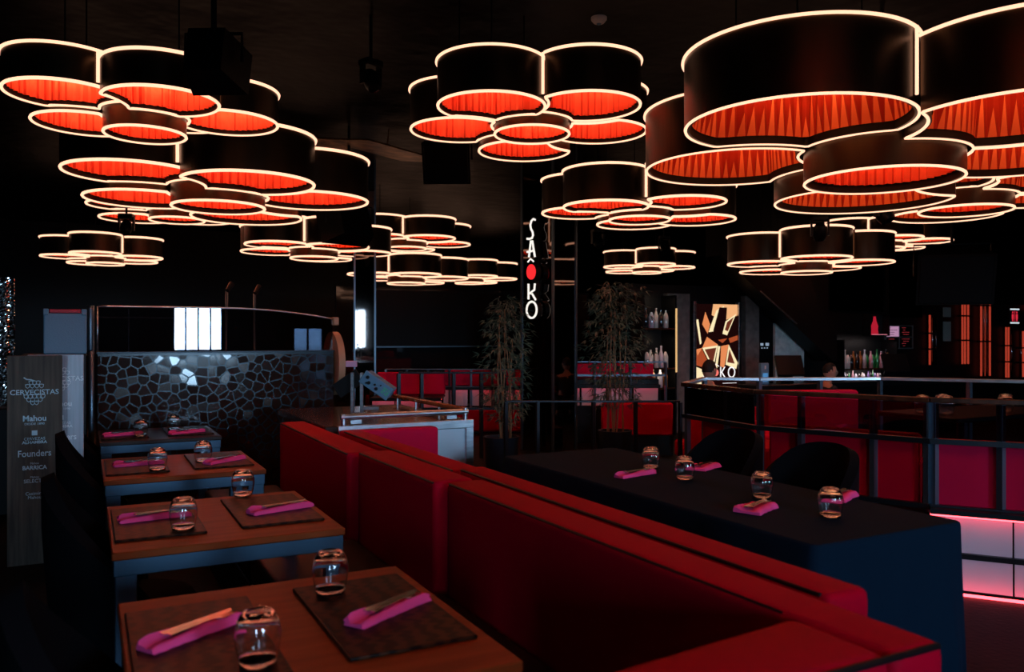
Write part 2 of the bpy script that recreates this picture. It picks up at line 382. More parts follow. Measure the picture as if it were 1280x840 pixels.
flower((8.38,7.72,2.437),.42,-127,DZ,.25,.85,'flower lamp hanging low above the backlit poster and stair',n=64,tr=.014,pleats=30)
flower((11.27,8.78,2.99),.38,161,DZ,.25,.8,'small flower lamp over the bar bottles, right of the low one',n=64,tr=.017,pleats=30)
flower((.3,16.88,2.94),.42,-105.3,DZ,.25,.8,'small far flower lamp alone at left above the grey cabinet',n=64,tr=.019,pleats=30)
flower((3.14,12.71,2.83),.48,-149.6,DZ,.25,.8,'flower lamp in the middle left row, below the big left lamp, partly behind a speaker',n=64,tr=.017,pleats=36)
flower((5.46,14.88,3.31),.50,-150.7,DZ,.25,.7,'topmost lamp of the far centre group, left of the sign column',n=64,tr=.019,pleats=36)
flower((6.91,18.86,2.93),.60,-169,DZ,.25,.75,'lowest lamp of the far centre group, above the mirror strip',n=64,tr=.024,pleats=36)
flower((9.4,20.6,3.095),.52,-169.8,DZ,.25,.8,'farthest lamp, its edge cut off by the sign column',n=64,tr=.024,pleats=30)
flower((1.276,14.06,3.49),.55,-82.7,DZ,.25,.7,'flower lamp mostly hidden behind the big left lamp, lower rims showing',n=64,tr=.019,pleats=36)

flower((2.0,.15,3.5),.55,-150,DZ,.25,.62,'flower lamp hanging over the camera position, outside the picture',n=72,tr=.012,pleats=44)  # extra lamp out of view, added to brighten the near tables
# ------------------------------------------------------------------ dining tables on the left
ROWS=[(1.66,2.54,'nearest'),(3.13,4.0,'second'),(4.72,5.56,'third'),(6.43,7.25,'farthest')]
TN={'nearest':'nearest brown table','second':'second brown table','third':'third brown table','farthest':'farthest table by mosaic booth'}
M['darktop']=vary(mat('dark_table_top',(.04,.025,.022),.3,0,.2),(.03,.018,.016),(.05,.03,.026),3,(1,9,1))  # darker top colour, used on the farthest table only
def dining_table(y0,y1,label,tm='tabletop'):
    t=thing('dining_table',label,'table',(.485,(y0+y1)/2,0),0,'dining tables along the left'); hx,hy=.41,(y1-y0)/2
    bm=B(); box(bm,-hx,hx,-hy,hy,.722,.75,.004); obj('tabletop',bm,M[tm],t)
    bm=B(); w_=.03
    box(bm,-hx+.006,hx-.006,-hy+.006,-hy+w_,.665,.722,.002); box(bm,-hx+.006,hx-.006,hy-w_,hy-.006,.665,.722,.002)
    box(bm,-hx+.006,-hx+w_,-hy+w_,hy-w_,.665,.722); box(bm,hx-w_,hx-.006,-hy+w_,hy-w_,.665,.722)
    obj('apron',bm,M['steelblue'],t)
    for sx in (-1,1):
        for sy in (-1,1):
            bm=B(); x=sx*(hx-.045);y=sy*(hy-.045); box(bm,x-.035,x+.035,y-.035,y+.035,0,.70,.003); obj('leg',bm,M['steelblue'],t)
for y0,y1,nm in ROWS:
    dining_table(y0,y1,{'nearest':'brown wooden dining table nearest the camera with two place settings','second':'brown wooden dining table second in the left row','third':'brown wooden dining table third in the left row','farthest':'dark dining table farthest back, against the mosaic booth'}[nm],'darktop' if nm=='farthest' else 'tabletop')
def placemat(x0,x1,y0,y1,label):
    cx,cy=(x0+x1)/2,(y0+y1)/2; bm=B(); box(bm,x0-cx,x1-cx,y0-cy,y1-cy,0,.010,.004,2)
    o=obj('placemat',bm,M['matwood']); o.location=(cx,cy,.7505); tag(o,label,'placemat','wooden placemats on the left tables')
for (y0,y1,nm) in ROWS:
    c=(y0+y1)/2
    placemat(.088,.405,c-.285,c+.315,'dark wooden placemat on %s, chair side at left'%TN[nm])
    placemat(.535,.858,c-.27,c+.325,'dark wooden placemat on %s, red sofa side'%TN[nm])

# inverted stemless glass
def glass_mesh():
    bm=B()
    out=[(.040,0),(.0445,.018),(.0495,.042),(.0515,.060),(.0505,.078),(.046,.098),(.039,.112),(.030,.1195),(.026,.1205)]
    inn=[(.0385,0.0005),(.043,.018),(.048,.042),(.050,.060),(.0485,.078),(.0435,.095),(.034,.106),(.018,.110),(.004,.1105)]
    n=32; rows=[]
    prof=out+[(.022,.1185)]
    A=lathe(bm,prof,n,caps=(False,True)); 
    Cc=lathe(bm,inn,n,caps=(False,True))
    a=A[:n];b=Cc[:n]
    for i in range(n): bm.faces.new((a[i],b[i],b[(i+1)%n],a[(i+1)%n]))
    bmesh.ops.recalc_face_normals(bm,faces=bm.faces)
    me=bpy.data.meshes.new('drinking_glass'); bm.to_mesh(me); bm.free()
    for p in me.polygons: p.use_smooth=True
    me.materials.append(M['glass']); return me
GM=glass_mesh()
def put_glass(x,y,z,label,group):
    o=bpy.data.objects.new('drinking_glass',GM); COL.objects.link(o); o.location=(x,y,z); tag(o,label,'glass',group); return o
# napkin pouch + cutlery
def napkin_mesh(L=.27,W=.066,seed=1):
    rr=random.Random(seed); n=16
    sec=[(-.5,.0),(-.5,.006),(-.47,.016),(-.40,.021),(-.25,.020),(-.12,.014),(.10,.012),(.28,.016),(.40,.024),(.48,.020),(.5,.008),(.5,0)]
    v=[];f=[]
    for i in range(n+1):
        t=i/n; s=1-.10*math.sin(PI*t)+.06*rr.uniform(-1,1); e=1-.35*(max(0,t-.92)/.08)**2-.3*(max(0,.08-t)/.08)**2
        for a,h in sec:
            v.append(((t-.5)*L+rr.uniform(-.002,.002)*(1 if 0<i<n else 3),a*W*s,h*e*(1+.25*math.sin(3.1*t+a*5)+rr.uniform(-.08,.08))+ (0 if h==0 else .001)))
    k=len(sec)
    for i in range(n):
        for j in range(k): f.append((i*k+j,i*k+(j+1)%k,(i+1)*k+(j+1)%k,(i+1)*k+j))
    f.append(tuple(range(k))[::-1]); f.append(tuple(n*k+j for j in range(k)))
    me=bpy.data.meshes.new('napkin'); me.from_pydata(v,[],f); me.update()
    for p in me.polygons: p.use_smooth=True
    me.set_sharp_from_angle(angle=R(50)); me.materials.append(M['napkin']); return me
NM=[napkin_mesh(seed=s) for s in range(4)]; NMS=[napkin_mesh(L=.2,W=.12,seed=s+10) for s in range(2)]
def fork_mesh():
    bm=B(); h=.0012
    prism(bm,[(-.095,-.006),(-.06,-.0045),(.02,-.0028),(.035,-.004),(.045,-.011),(.052,-.012),(.052,.012),(.045,.011),(.035,.004),(.02,.0028),(-.06,.0045),(-.095,.006)],0,.003)
    for k in range(4):
        y=-.0105+k*.007; prism(bm,[(.052,y-.0018),(.092,y-.0008),(.092,y+.0008),(.052,y+.0018)],0,.0025)
    bmesh.ops.recalc_face_normals(bm,faces=bm.faces); me=bpy.data.meshes.new('fork'); bm.to_mesh(me); bm.free(); me.materials.append(M['cutlery']); return me
def knife_mesh():
    bm=B(); prism(bm,[(-.1,-.006),(-.095,-.0075),(-.01,-.006),(-.005,-.009),(.08,-.010),(.1,-.004),(.108,.006),(-.005,.007),(-.01,.006),(-.095,.0075),(-.1,.006)],0,.003)
    bmesh.ops.recalc_face_normals(bm,faces=bm.faces); me=bpy.data.meshes.new('knife'); bm.to_mesh(me); bm.free(); me.materials.append(M['cutlery']); return me
FM,KM=fork_mesh(),knife_mesh()
def setting(p,q,z,where,i,big=False):
    dx,dy=q[0]-p[0],q[1]-p[1]; a=math.atan2(dy,dx); cx,cy=(p[0]+q[0])/2,(p[1]+q[1])/2
    o=bpy.data.objects.new('napkin',(NMS[i%2] if big else NM[i%4])); COL.objects.link(o); o.location=(cx,cy,z); o.rotation_euler=(0,0,a)
    tag(o,'folded pink napkin '+where,'napkin','pink napkins')
    for nm,me,off,lab,tl in (('fork',FM,-.007,'fork',.03),('knife',KM,.010,'knife',-.02)):
        c=bpy.data.objects.new(nm,me); COL.objects.link(c)
        c.location=(cx-math.sin(a)*off+math.cos(a)*.02,cy+math.cos(a)*off+math.sin(a)*.02,z+.0225); c.rotation_euler=(0,0,a+tl); c.scale=(1,1.5,1.5)
        tag(c,'%s on the pink napkin %s'%('metal fork' if nm=='fork' else 'table knife',where),nm,'cutlery on the napkins')
ZM=.7607
S=[('nearest',(.114,2.082),(.352,2.229),(.581,2.01),(.851,2.164),(.342,1.90),(.622,2.33)),
   ('second',(.115,3.585),(.375,3.62),(.595,3.489),(.864,3.567),(.327,3.36),(.64,3.93)),
   ('third',(.137,5.13),(.396,5.15),(.595,4.96),(.846,5.14),(.344,4.90),(.605,5.10)),
   ('farthest',(.11,6.70),(.364,6.75),(.547,6.61),(.80,6.72),(.349,6.61),(.601,6.90))]
for i,(nm,a,b,c,d,g1,g2) in enumerate(S):
    setting(a,b,ZM,'on chair side of %s'%TN[nm],i); setting(c,d,ZM,'on sofa side of %s'%TN[nm],i+1)
    put_glass(g1[0],g1[1],ZM,'upturned clear glass by chair-side napkin, %s'%TN[nm],'upturned glasses on the left tables')
    put_glass(g2[0],g2[1],ZM,'upturned clear glass by sofa-side napkin, %s'%TN[nm],'upturned glasses on the left tables')

# ------------------------------------------------------------------ black tub chairs
def tub_chair(label,loc,rz,group,h=.88,drop=.47,ex=1.25):
    t=thing('tub_chair',label,'chair',loc,rz,group)      # faces +X local
    n=28; v=[];f=[]; rows=[]
    rad=.27
    for zi,(zz,fl) in enumerate(((.34,.94),(.45,.97),(.60,1.0),(.74,1.04),(1,1.07))):
        pass
    levels=[(.30,.90),(.42,.95),(.55,1.0),(.70,1.04),(.80,1.06),(1.0,1.07)]
    bm=B(); outer=[];inner=[]
    for li,(lz,s) in enumerate(levels):
        ro=[];ri=[]
        for i in range(n+1):
            a=R(70)+(R(290)-R(70))*i/n; k=abs(a-PI)/R(110)
            topz=h-drop*k**ex
            z=.28+(topz-.28)*((lz-.30)/.70)
            x,y=math.cos(a)*rad*s,math.sin(a)*rad*s*1.02
            ro.append(bm.verts.new((x,y,z))); ri.append(bm.verts.new((x*.84,y*.84,z+(.02 if li==5 else 0))))
        outer.append(ro);inner.append(ri)
    for g,flip in ((outer,0),(inner,1)):
        for a,b in zip(g,g[1:]):
            for i in range(n): bm.faces.new((a[i],a[i+1],b[i+1],b[i]))
    for g0,g1 in ((outer[0],inner[0]),(outer[-1],inner[-1])):
        for i in range(n): bm.faces.new((g0[i],g0[i+1],g1[i+1],g1[i]))
    for e in (0,n):
        for a in range(len(levels)-1): bm.faces.new((outer[a][e],outer[a+1][e],inner[a+1][e],inner[a][e]))
    obj('backrest',bm,M['blackfab'],t,angle=60)
    bm=B(); lathe(bm,[(.05,.30),(.245,.30),(.262,.33),(.262,.42),(.24,.455),(.05,.46)],28,(.02,0,0)); obj('seat',bm,M['blackfab'],t,angle=50)
    for a in (45,135,225,315):
        bm=B(); p=Vector((math.cos(R(a)),math.sin(R(a)),0)); cyl(bm,p*.25,p*.2+Vector((0,0,.31)),.013,.02,10); obj('leg',bm,M['black'],t,smooth=True)
    return t
for (y0,y1,nm),x,dy,rz in zip(ROWS,(.12,.13,.13,.10),(-.05,.05,.05,.0),(.0,.0,.0,.0)):
    tub_chair('black upholstered tub chair at the left side of %s'%TN[nm],(x,(y0+y1)/2+dy,0),rz,'black tub chairs at the left tables',.955)
tub_chair('black tub chair behind the clothed table, nearer the camera, before red booth',(3.36,3.14,0),PI,'black tub chairs at the clothed table',.90,.34,2.6)
tub_chair('black tub chair behind the clothed table, farther one beside the dark railing',(3.40,3.86,0),PI,'black tub chairs at the clothed table',.90,.34,2.6)

# ------------------------------------------------------------------ red sofas in the middle
def hexa(bm,pts,z0,z1,bev=.02,seg=2,lean=0):
    """beveled block over a 4-point footprint"""
    A=[bm.verts.new((x,y,z0)) for x,y in pts]; C=[bm.verts.new((x,y,z1)) for x,y in pts]
    bm.faces.new(A[::-1]); bm.faces.new(C)
    for i in range(4): bm.faces.new((A[i],A[(i+1)%4],C[(i+1)%4],C[i]))
    vs=A+C; es=list({e for v in vs for e in v.link_edges})
    bmesh.ops.recalc_face_normals(bm,faces=bm.faces)
    if bev: bmesh.ops.bevel(bm,geom=es,offset=bev,segments=seg,affect='EDGES',profile=.6)
def sofa(name,label,back,seat,zt=.90,m='red',extra=None,pipes=None,group='red sofa modules'):
    t=thing(name,label,'sofa',(0,0,0),0,group)
    bm=B(); hexa(bm,back,.30,zt,.028,3); obj('backrest',bm,M[m],t,angle=40)
    if seat:
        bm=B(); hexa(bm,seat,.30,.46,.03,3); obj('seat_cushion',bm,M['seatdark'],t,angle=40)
        bm=B(); s=seat; hexa(bm,s,0,.295,.005,1); obj('base',bm,M['black'],t)
    bm=B(); hexa(bm,back,0,.295,.005,1); obj('plinth',bm,M['black'],t)
    for p in (pipes or []):
        bm=B(); tube(bm,p,.006,6); obj('piping',bm,M['piping'],t)
    return t
zt=.90
sofa('bench_sofa','red leather sofa bench facing the tables, farthest module by the mosaic booth',[(1.20,5.85),(1.19,4.13),(1.38,4.12),(1.38,5.85)],[(.70,5.85),(.70,4.13),(1.185,4.13),(1.185,5.85)],.895,pipes=[[(1.205,5.83,.885),(1.197,4.15,.885)]])
sofa('bench_sofa','red leather sofa bench facing the tables, middle module',[(1.235,4.10),(1.255,3.10),(1.44,3.10),(1.42,4.10)],[(.70,4.10),(.70,3.10),(1.235,3.10),(1.225,4.10)],.905,pipes=[[(1.243,4.08,.895),(1.262,3.12,.895)]])
t=sofa('bench_sofa','long red leather sofa bench nearest the camera with a wide end arm',[(1.30,3.08),(1.335,1.02),(1.485,1.02),(1.465,3.08)],[(.72,3.08),(.72,1.26),(1.32,1.26),(1.29,3.08)],.905,pipes=[[(1.307,3.06,.896),(1.342,1.30,.896)]])
bm=B(); hexa(bm,[(.80,1.215),(.80,1.02),(1.335,1.02),(1.335,1.27)],.30,.905,.035,3); obj('armrest',bm,M['red'],t,angle=40)
bm=B(); tube(bm,[(.83,1.026,.897),(1.47,1.026,.897)],.007,6); obj('piping',bm,M['piping'],t)
# rear row facing right
sofa('bench_sofa','red sofa bench facing right, back to back with the nearest long one',[(1.495,3.40),(1.515,1.33),(1.66,1.33),(1.63,3.42)],[(1.645,3.40),(1.67,1.36),(2.15,1.36),(2.13,3.40)],.90,pipes=[[(1.502,3.38,.893),(1.522,1.36,.893)]])
sofa('bench_sofa','red sofa bench facing right, far module ending at the steel console',[(1.47,5.2),(1.485,3.44),(1.64,3.44),(1.60,5.2)],[(1.615,5.2),(1.655,3.44),(2.13,3.44),(2.13,4.6),],.885,pipes=[[(1.477,5.18,.878),(1.492,3.46,.878)]])
sofa('bench_sofa','short crimson sofa back standing against the steel console front',[(1.48,5.22),(2.15,5.22),(2.15,5.34),(1.48,5.34)],None,.875,'redb')

# ------------------------------------------------------------------ black clothed table
def cloth_table():
    x0,x1,y0,y1=2.315,3.14,2.09,4.55
    t=thing('banquet_table','long table hidden under the black cloth beside the red sofas','table',((x0+x1)/2,(y0+y1)/2,0))
    hx,hy=(x1-x0)/2-.012,(y1-y0)/2-.012
    bm=B(); box(bm,-hx,hx,-hy,hy,.715,.743,.003); obj('tabletop',bm,M['black'],t)
    for sx in (-1,1):
        for sy in (-1,1):
            bm=B(); x=sx*(hx-.06);y=sy*(hy-.06); box(bm,x-.025,x+.025,y-.025,y+.025,0,.715); obj('leg',bm,M['blackmetal'],t)
    hx+=.012;hy+=.012; rc=.03; per=[]
    def arc(cx,cy,a0):
        return [(cx+rc*math.cos(a0+PI/2*i/6),cy+rc*math.sin(a0+PI/2*i/6),math.cos(a0+PI/2*i/6),math.sin(a0+PI/2*i/6)) for i in range(7)]
    def line(p,q,nx,ny,n): return [(p[0]+(q[0]-p[0])*i/n,p[1]+(q[1]-p[1])*i/n,nx,ny) for i in range(1,n)]
    per+=arc(hx-rc,hy-rc,0)+line((hx-rc,hy),(-hx+rc,hy),0,1,24)+arc(-hx+rc,hy-rc,PI/2)+line((-hx,hy-rc),(-hx,-hy+rc),-1,0,60)
    per+=arc(-hx+rc,-hy+rc,PI)+line((-hx+rc,-hy),(hx-rc,-hy),0,-1,24)+arc(hx-rc,-hy+rc,1.5*PI)+line((hx,-hy+rc),(hx,hy-rc),1,0,60)
    n=len(per); lev=[(0,.7495),(.006,.746),(.009,.735),(.013,.66),(.022,.5),(.035,.3),(.05,.06)]
    v=[];f=[]; s=0
    for j,(o,z) in enumerate(lev):
        s=0
        for i,(x,y,nx,ny) in enumerate(per):
            corner=max(0,1-min(abs(abs(x)-hx)+abs(abs(y)-hy),.35)/.35)
            dn=max(0,(.73-z)/.67)
            rip=(math.sin(x*23+y*19)+.5*math.sin(x*41-y*37))*.018*dn+ (.055*dn*corner if not (y<0 and x>0) else .01*dn)
            if j<3: rip=0
            v.append((x+nx*(o+rip),y+ny*(o+rip),z))
    for j in range(len(lev)-1):
        for i in range(n): f.append((j*n+i,j*n+(i+1)%n,(j+1)*n+(i+1)%n,(j+1)*n+i))
    f.append(tuple(range(n)))
    o=raw('tablecloth',v,f,M['cloth'],angle=60); o.location=((x0+x1)/2,(y0+y1)/2,0)
    so=o.modifiers.new('thick','SOLIDIFY'); so.thickness=.002; so.offset=1
    tag(o,'black tablecloth hanging to the floor over the long table','tablecloth')
cloth_table()
ZT=.752
for i,(p,q,wh) in enumerate([((2.476,3.546),(2.742,3.608),'by the far glass, sofa side of black cloth'),((2.99,3.55),(3.2,3.64),'before the farther black tub chair'),((2.449,2.585),(2.654,2.671),'in front of the middle glass, sofa side'),((2.981,2.60),(3.18,2.69),'behind the nearest glass on black cloth')]):
    setting(p,q,ZT,wh,i,big=i>0)
for x,y,l in ((2.826,3.73,'upturned barrel glass farthest along the black cloth'),(2.765,3.36,'upturned barrel glass second farthest on the black cloth'),(2.773,2.82,'upturned barrel glass standing behind a pink napkin on the black cloth'),(2.732,2.39,'upturned barrel glass nearest the camera on the black cloth')):
    put_glass(x,y,ZT,l,'upturned glasses on the black cloth')

# ------------------------------------------------------------------ left: mosaic booth
def clip(poly,a,b,c):
    out=[]
    for i in range(len(poly)):
        p=poly[i];q=poly[(i+1)%len(poly)]; dp=a*p[0]+b*p[1]-c; dq=a*q[0]+b*q[1]-c
        if dp<=0: out.append(p)
        if (dp<0<dq) or (dq<0<dp):
            t=dp/(dp-dq); out.append((p[0]+(q[0]-p[0])*t,p[1]+(q[1]-p[1])*t))
    return out
def mosaic(w,h,s,seed):
    rr=random.Random(seed); nx,ny=int(w/s)+1,int(h/s)+1
    P={(i,j):((i+.5+rr.uniform(-.42,.42))*s,(j+.5+rr.uniform(-.42,.42))*s) for i in range(-2,nx+2) for j in range(-2,ny+2)}
    v=[];f=[];mi=[]
    for (i,j),p in P.items():
        poly=[(0,0),(w,0),(w,h),(0,h)]
        for di in range(-2,3):
            for dj in range(-2,3):
                if (di or dj) and (i+di,j+dj) in P and poly:
                    q=P[(i+di,j+dj)]; a,b=q[0]-p[0],q[1]-p[1]; L=math.hypot(a,b)
                    poly=clip(poly,a/L,b/L,(a*(p[0]+q[0])/2+b*(p[1]+q[1])/2)/L-.006)
        if len(poly)<3: continue
        tx,ty=rr.gauss(0,.008),rr.gauss(.003,.013); k=len(v); n=len(poly)
        cx=sum(q[0] for q in poly)/n; cy=sum(q[1] for q in poly)/n
        for q in poly: v.append((q[0],-.007+tx*(q[0]-cx)+ty*(q[1]-cy),q[1]))
        for q in poly: v.append((q[0],.0,q[1]))
        f.append(tuple(range(k,k+n))); mm=1 if rr.random()<.16 else 0; mi.append(mm)
        for a in range(n): f.append((k+a,k+n+a,k+n+(a+1)%n,k+(a+1)%n)); mi.append(mm)
    return v,f,mi
bx0,bx1,by,zt_=.075,2.03,7.5,1.355
t=thing('dj_booth','booth with a black cracked-tile mosaic front under a long glass screen','dj booth',(bx0,by,0))
W=bx1-bx0
bm=B(); box(bm,0,W,.004,.09,0,zt_); box(bm,W-.08,W,.09,1.3,0,zt_); box(bm,0,.08,.09,1.3,0,zt_); obj('body',bm,M['grout'],t)
v,f,mi=mosaic(W,zt_-.02,.078,5); o=raw('mosaic_front',v,f,[M['mosaic'],M['mosaic2']],t)
o.data.polygons.foreach_set('material_index',mi)
bm=B(); box(bm,-.01,W+.01,-.012,.10,zt_,zt_+.014,.002); obj('ledge',bm,M['blackmetal'],t)
gx=[i/24 for i in range(25)]; zg=lambda u:(1.745 if u<.5 else 1.745-.085*((u-.5)/.5)**2)
v=[];f=[]
for u in gx:
    yy=.02-.008*math.sin(PI*u)
    v+=[(u*W,yy,zt_+.014),(u*W,yy,zg(u)),(u*W,yy+.008,zg(u)),(u*W,yy+.008,zt_+.014)]
for i in range(24):
    for j in range(4): f.append((i*4+j,i*4+(j+1)%4,(i+1)*4+(j+1)%4,(i+1)*4+j))
raw('glass_screen',v,f,M['boothglass'],t,angle=40)
bm=B(); tube(bm,[(u*W,.024-.008*math.sin(PI*u),zg(u)) for u in gx],.008,8); tube(bm,[(0,.024,zt_),(0,.024,zg(0))],.008,8); obj('trim_rail',bm,M['steel'],t,smooth=True)
bm=B(); tube(bm,[(.0,.10,1.655),(W*.5,.06,1.655)],.005,6); tube(bm,[(.235,.09,zt_),(.235,.09,1.73)],.004,6); obj('inner_rail',bm,M['steel'],t)
# round tan end panel
bm=B(); pts=[(math.cos(a)*.30,math.sin(a)*.30) for a in [2*PI*i/40 for i in range(40)]]
prism(bm,pts,0,.06,T(W+.012,.14,1.24)@Matrix.Rotation(PI/2,4,'Y')); obj('round_end_panel',bm,M['tan'],t,angle=40)
bm=B(); box(bm,W-.005,W+.05,-.02,.06,1.60,1.675,.008); obj('corner_cap',bm,M['tan'],t)
bm=B(); cyl(bm,(-.045,.0,0),(-.045,.0,1.75),.022,.022,16); obj('corner_post',bm,M['bluemetal'],t,smooth=True)
bm=B(); box(bm,-.075,-.03,-.03,.03,1.37,1.74,.02,3); obj('post_guard',bm,M['bluemetal'],t,angle=40)
for x,zz,l,tilt in ((1.12,1.92,'thin steel stand behind the booth glass, left one',.03),(1.40,1.90,'thin steel stand with small clamp lamp behind the booth glass',0)):
    s=thing('microphone_stand',l,'stand',(x,7.95,0))
    bm=B(); cyl(bm,(0,0,.03),(tilt,0,zz),.013,.013,10); obj('pole',bm,M['bluemetal'],s,smooth=True)
    bm=B(); lathe(bm,[(.12,0),(.12,.015),(.03,.03)],20); obj('base',bm,M['black'],s)
    bm=B(); cyl(bm,(tilt,-.03,zz),(tilt+.05,.02,zz+.07),.02,.028,10); obj('clip',bm,M['black'],s)
# menu boards
def menu_board(name,label,x0,x1,y,m,tx,tz,rz=0):
    t=thing(name,label,'menu board',((x0+x1)/2,y,0),rz); hw=(x1-x0)/2
    bm=B(); box(bm,-hw,hw,0,.03,0,1.372,.003); obj('panel',bm,M[m],t)
    yy=-.0015; P=M['print'] if m=='board' else M['printw']; px=.0052
    def tt(s,size,dz,sx=1,bold=0): text('lettering',s,size,(tx,yy,tz+dz),P,t,ext=.001,sx=sx,bold=bold)
    tt('CERVECISTAS',.046,0,1.0,.0006)
    # hop emblem: ring of overlapping scales with a stem
    bm=B()
    for j,(rz_,rw,n) in enumerate(((.062,.028,3),(.04,.048,4),(-.028,.055,5),(-.05,.04,4),(-.07,.02,2))):
        for i in range(n):
            u=(i+.5)/n*2-1; cx=u*rw*1.1; cz=rz_
            poly=[(cx-.014,cz+.012),(cx,cz+.016),(cx+.014,cz+.012),(cx+.011,cz-.006),(cx,cz-.014),(cx-.011,cz-.006)]
            k=.72; q=[(cx+(a-cx)*k,cz+(b-cz)*k) for a,b in poly]
            for e in range(6):
                a,b,c,d=poly[e],poly[(e+1)%6],q[(e+1)%6],q[e]
                bm.faces.new([bm.verts.new((tx+p[0],yy-.0005,tz+p[1])) for p in (a,b,c,d)])
    obj('emblem',bm,P,t); bm=B(); tube(bm,[(tx-.002,yy,tz+.075),(tx-.02,yy,tz+.083),(tx-.045,yy,tz+.086),(tx-.062,yy,tz+.098)],.0045,6)
    obj('emblem_stem',bm,P,t)
    tt('Mahou',.052,-.172,.95,.0010); tt('DESDE 1890',.020,-.207,1.1)
    bm=B(); box(bm,tx-.016,tx+.016,yy-.001,yy,tz-.282,tz-.25); obj('emblem',bm,P,t)
    tt('CERVEZAS',.026,-.305); tt('ALHAMBRA',.026,-.328,1.05,.0008)
    tt('Founders',.060,-.402,.85,.0006)
    tt('Mahou',.018,-.466); tt('BARRICA',.036,-.495,.95,.001)
    tt('Mahou',.018,-.556); tt('SELECTA',.033,-.582,.95)
    tt('Casimiro',.030,-.664,.95); tt('Mahou',.030,-.690,.95)
    return t
menu_board('menu_board','tall walnut board with white beer lettering at far left',-.462,-.147,6.2,'board',-.002,1.13)
menu_board('menu_board','pale grey lettered board half hidden behind the walnut board',-.36,-.022,6.42,'boardlit',.03,1.205,-R(3.4))
# grey cabinet on a black plinth behind the boards
bm=B(); box(bm,-.45,.0,7.12,7.6,0,1.36,.01); tag(obj('pedestal',bm,M['black']),'black pedestal behind the lettered boards carrying the grey cabinet','pedestal')
t=thing('amplifier_cabinet','grey blue cabinet with red top trim on the pedestal at left','speaker cabinet',(-.150,7.18,1.3605))
bm=B(); box(bm,-.147,.147,-.02,.27,0,.315,.012,2); obj('body',bm,M['case'],t)
bm=B(); box(bm,-.107,.107,-.022,.27,.316,.345,.004); obj('red_trim',bm,M['redtrim'],t)
for s in (-1,1):
    bm=B(); box(bm,s*.129-.018,s*.129+.018,-.03,.0,.30,.348,.004); obj('corner_guard',bm,M['case'],t)
# crinkled mirror panel far left, small bottle
v=[];f=[]; nx,nz=60,120; rr=random.Random(3)
h=[[rr.gauss(0,.0011) for _ in range(nz+1)] for _ in range(nx+1)]
for i in range(nx+1):
    for j in range(nz+1): v.append((-1.2+.64*i/nx,8.2+h[i][j]+.004*math.sin(i*.9),.9+1.1*j/nz))
for i in range(nx):
    for j in range(nz): a=i*(nz+1)+j; f.append((a,a+nz+1,a+nz+2,a+1))
o=raw('mirror_panel',v,f,mat('crinkled_mirror',(.7,.7,.7),.06,1)); o.modifiers.new('thick','SOLIDIFY').thickness=.02
tag(o,'crinkled mirror panel shimmering white and orange at the far left edge','mirror')
bm=B(); box(bm,-1.3,-.45,8.0,8.5,0,.895,.01); tag(obj('sideboard',bm,M['cab']),'black sideboard beneath the crinkled mirror at far left','sideboard')
# ------------------------------------------------------------------ steel console and controller
t=thing('console_counter','steel fronted console counter with dark wood top behind the red sofas','console',(1.5,5.36,0))
bm=B(); box(bm,0,.95,0,.03,.02,.84,.003); obj('front_panel',bm,M['steelpanel'],t)
bm=B(); box(bm,-.02,.97,-.02,.012,.842,.90,.003); box(bm,.91,.97,-.018,.014,0,.842,.003); box(bm,-.02,.04,-.018,.014,0,.842,.003); obj('steel_edging',bm,M['steel'],t)
bm=B(); box(bm,0,.95,.03,1.5,0,.84); obj('body',bm,M['black'],t)
bm=B(); box(bm,-.10,.96,.015,1.52,.845,.895,.004); obj('top',bm,M['deck'],t)
bm=B(); tube(bm,[(.02,.0,.895),(.02,.0,.975)],.018,10); tube(bm,[(.91,.0,.895),(.91,.0,.985)],.018,10); tube(bm,[(.0,0,.958),(.93,0,.958)],.021,12)
for x in (.10,.80):
    box(bm,x-.03,x+.05,.01,.04,.905,.935,.003)
obj('grab_rail',bm,M['steel'],t,angle=40)
bm=B(); box(bm,.885,.945,.03,1.5,.955,.985,.01,2); obj('hand_rail',bm,M['wood'],t,angle=40)
bm=B()
for y in (.5,1.0,1.45): cyl(bm,(.915,y,.89),(.915,y,.96),.012,.012,8)
obj('rail_post',bm,M['steel'],t)
c=thing('mixing_controller','tilted blue grey mixing controller with knobs on a steel stand','controller',(1.86,5.90,.896),R(-27.5))
tl=Matrix.Rotation(R(35),4,'Y')
bm=B(); box(bm,-.125,.125,-.005,.02,-.052,.052,.004,1,T(.06,0,.235)@tl); box(bm,-.12,.12,.02,.22,-.045,.045,.004,1,T(.06,0,.235)@tl); obj('body',bm,M['case'],c)
bm=B()
for a,b,r_ in ((-.085,.015,.014),(-.055,-.015,.014),(-.01,0,.009),(.015,-.02,.014),(-.07,-.025,.008),(.03,.02,.006)): 
    p=T(.06,0,.235)@tl
    cyl(bm,p@Vector((a,-.004,b)),p@Vector((a,-.022,b)),r_,r_*.85,12)
obj('knob',bm,M['black'],c,angle=40)
for k,(s,dz) in enumerate((('LIVE MIX',.018),('MONITOR',.002),('CONTROL',-.014))[:0]): pass
bm=B()
for k in range(3):
    for j in range(6):
        if (k+j)%5!=4: box(bm,.058+j*.009,.064+j*.009,-.0065,-.004,.02-k*.018-.005,.02-k*.018+.005,mtx=T(.06,0,.235)@tl)
obj('green_marking',bm,M['greentext'],c)
bm=B()
for x in (-.12,-.05): box(bm,x-.012,x+.012,.0,.03,0,.33,.002)
box(bm,-.13,.10,-.01,.06,0,.02,.002); box(bm,-.05,.08,.0,.02,.05,.075,.002); obj('stand',bm,M['steel'],c)
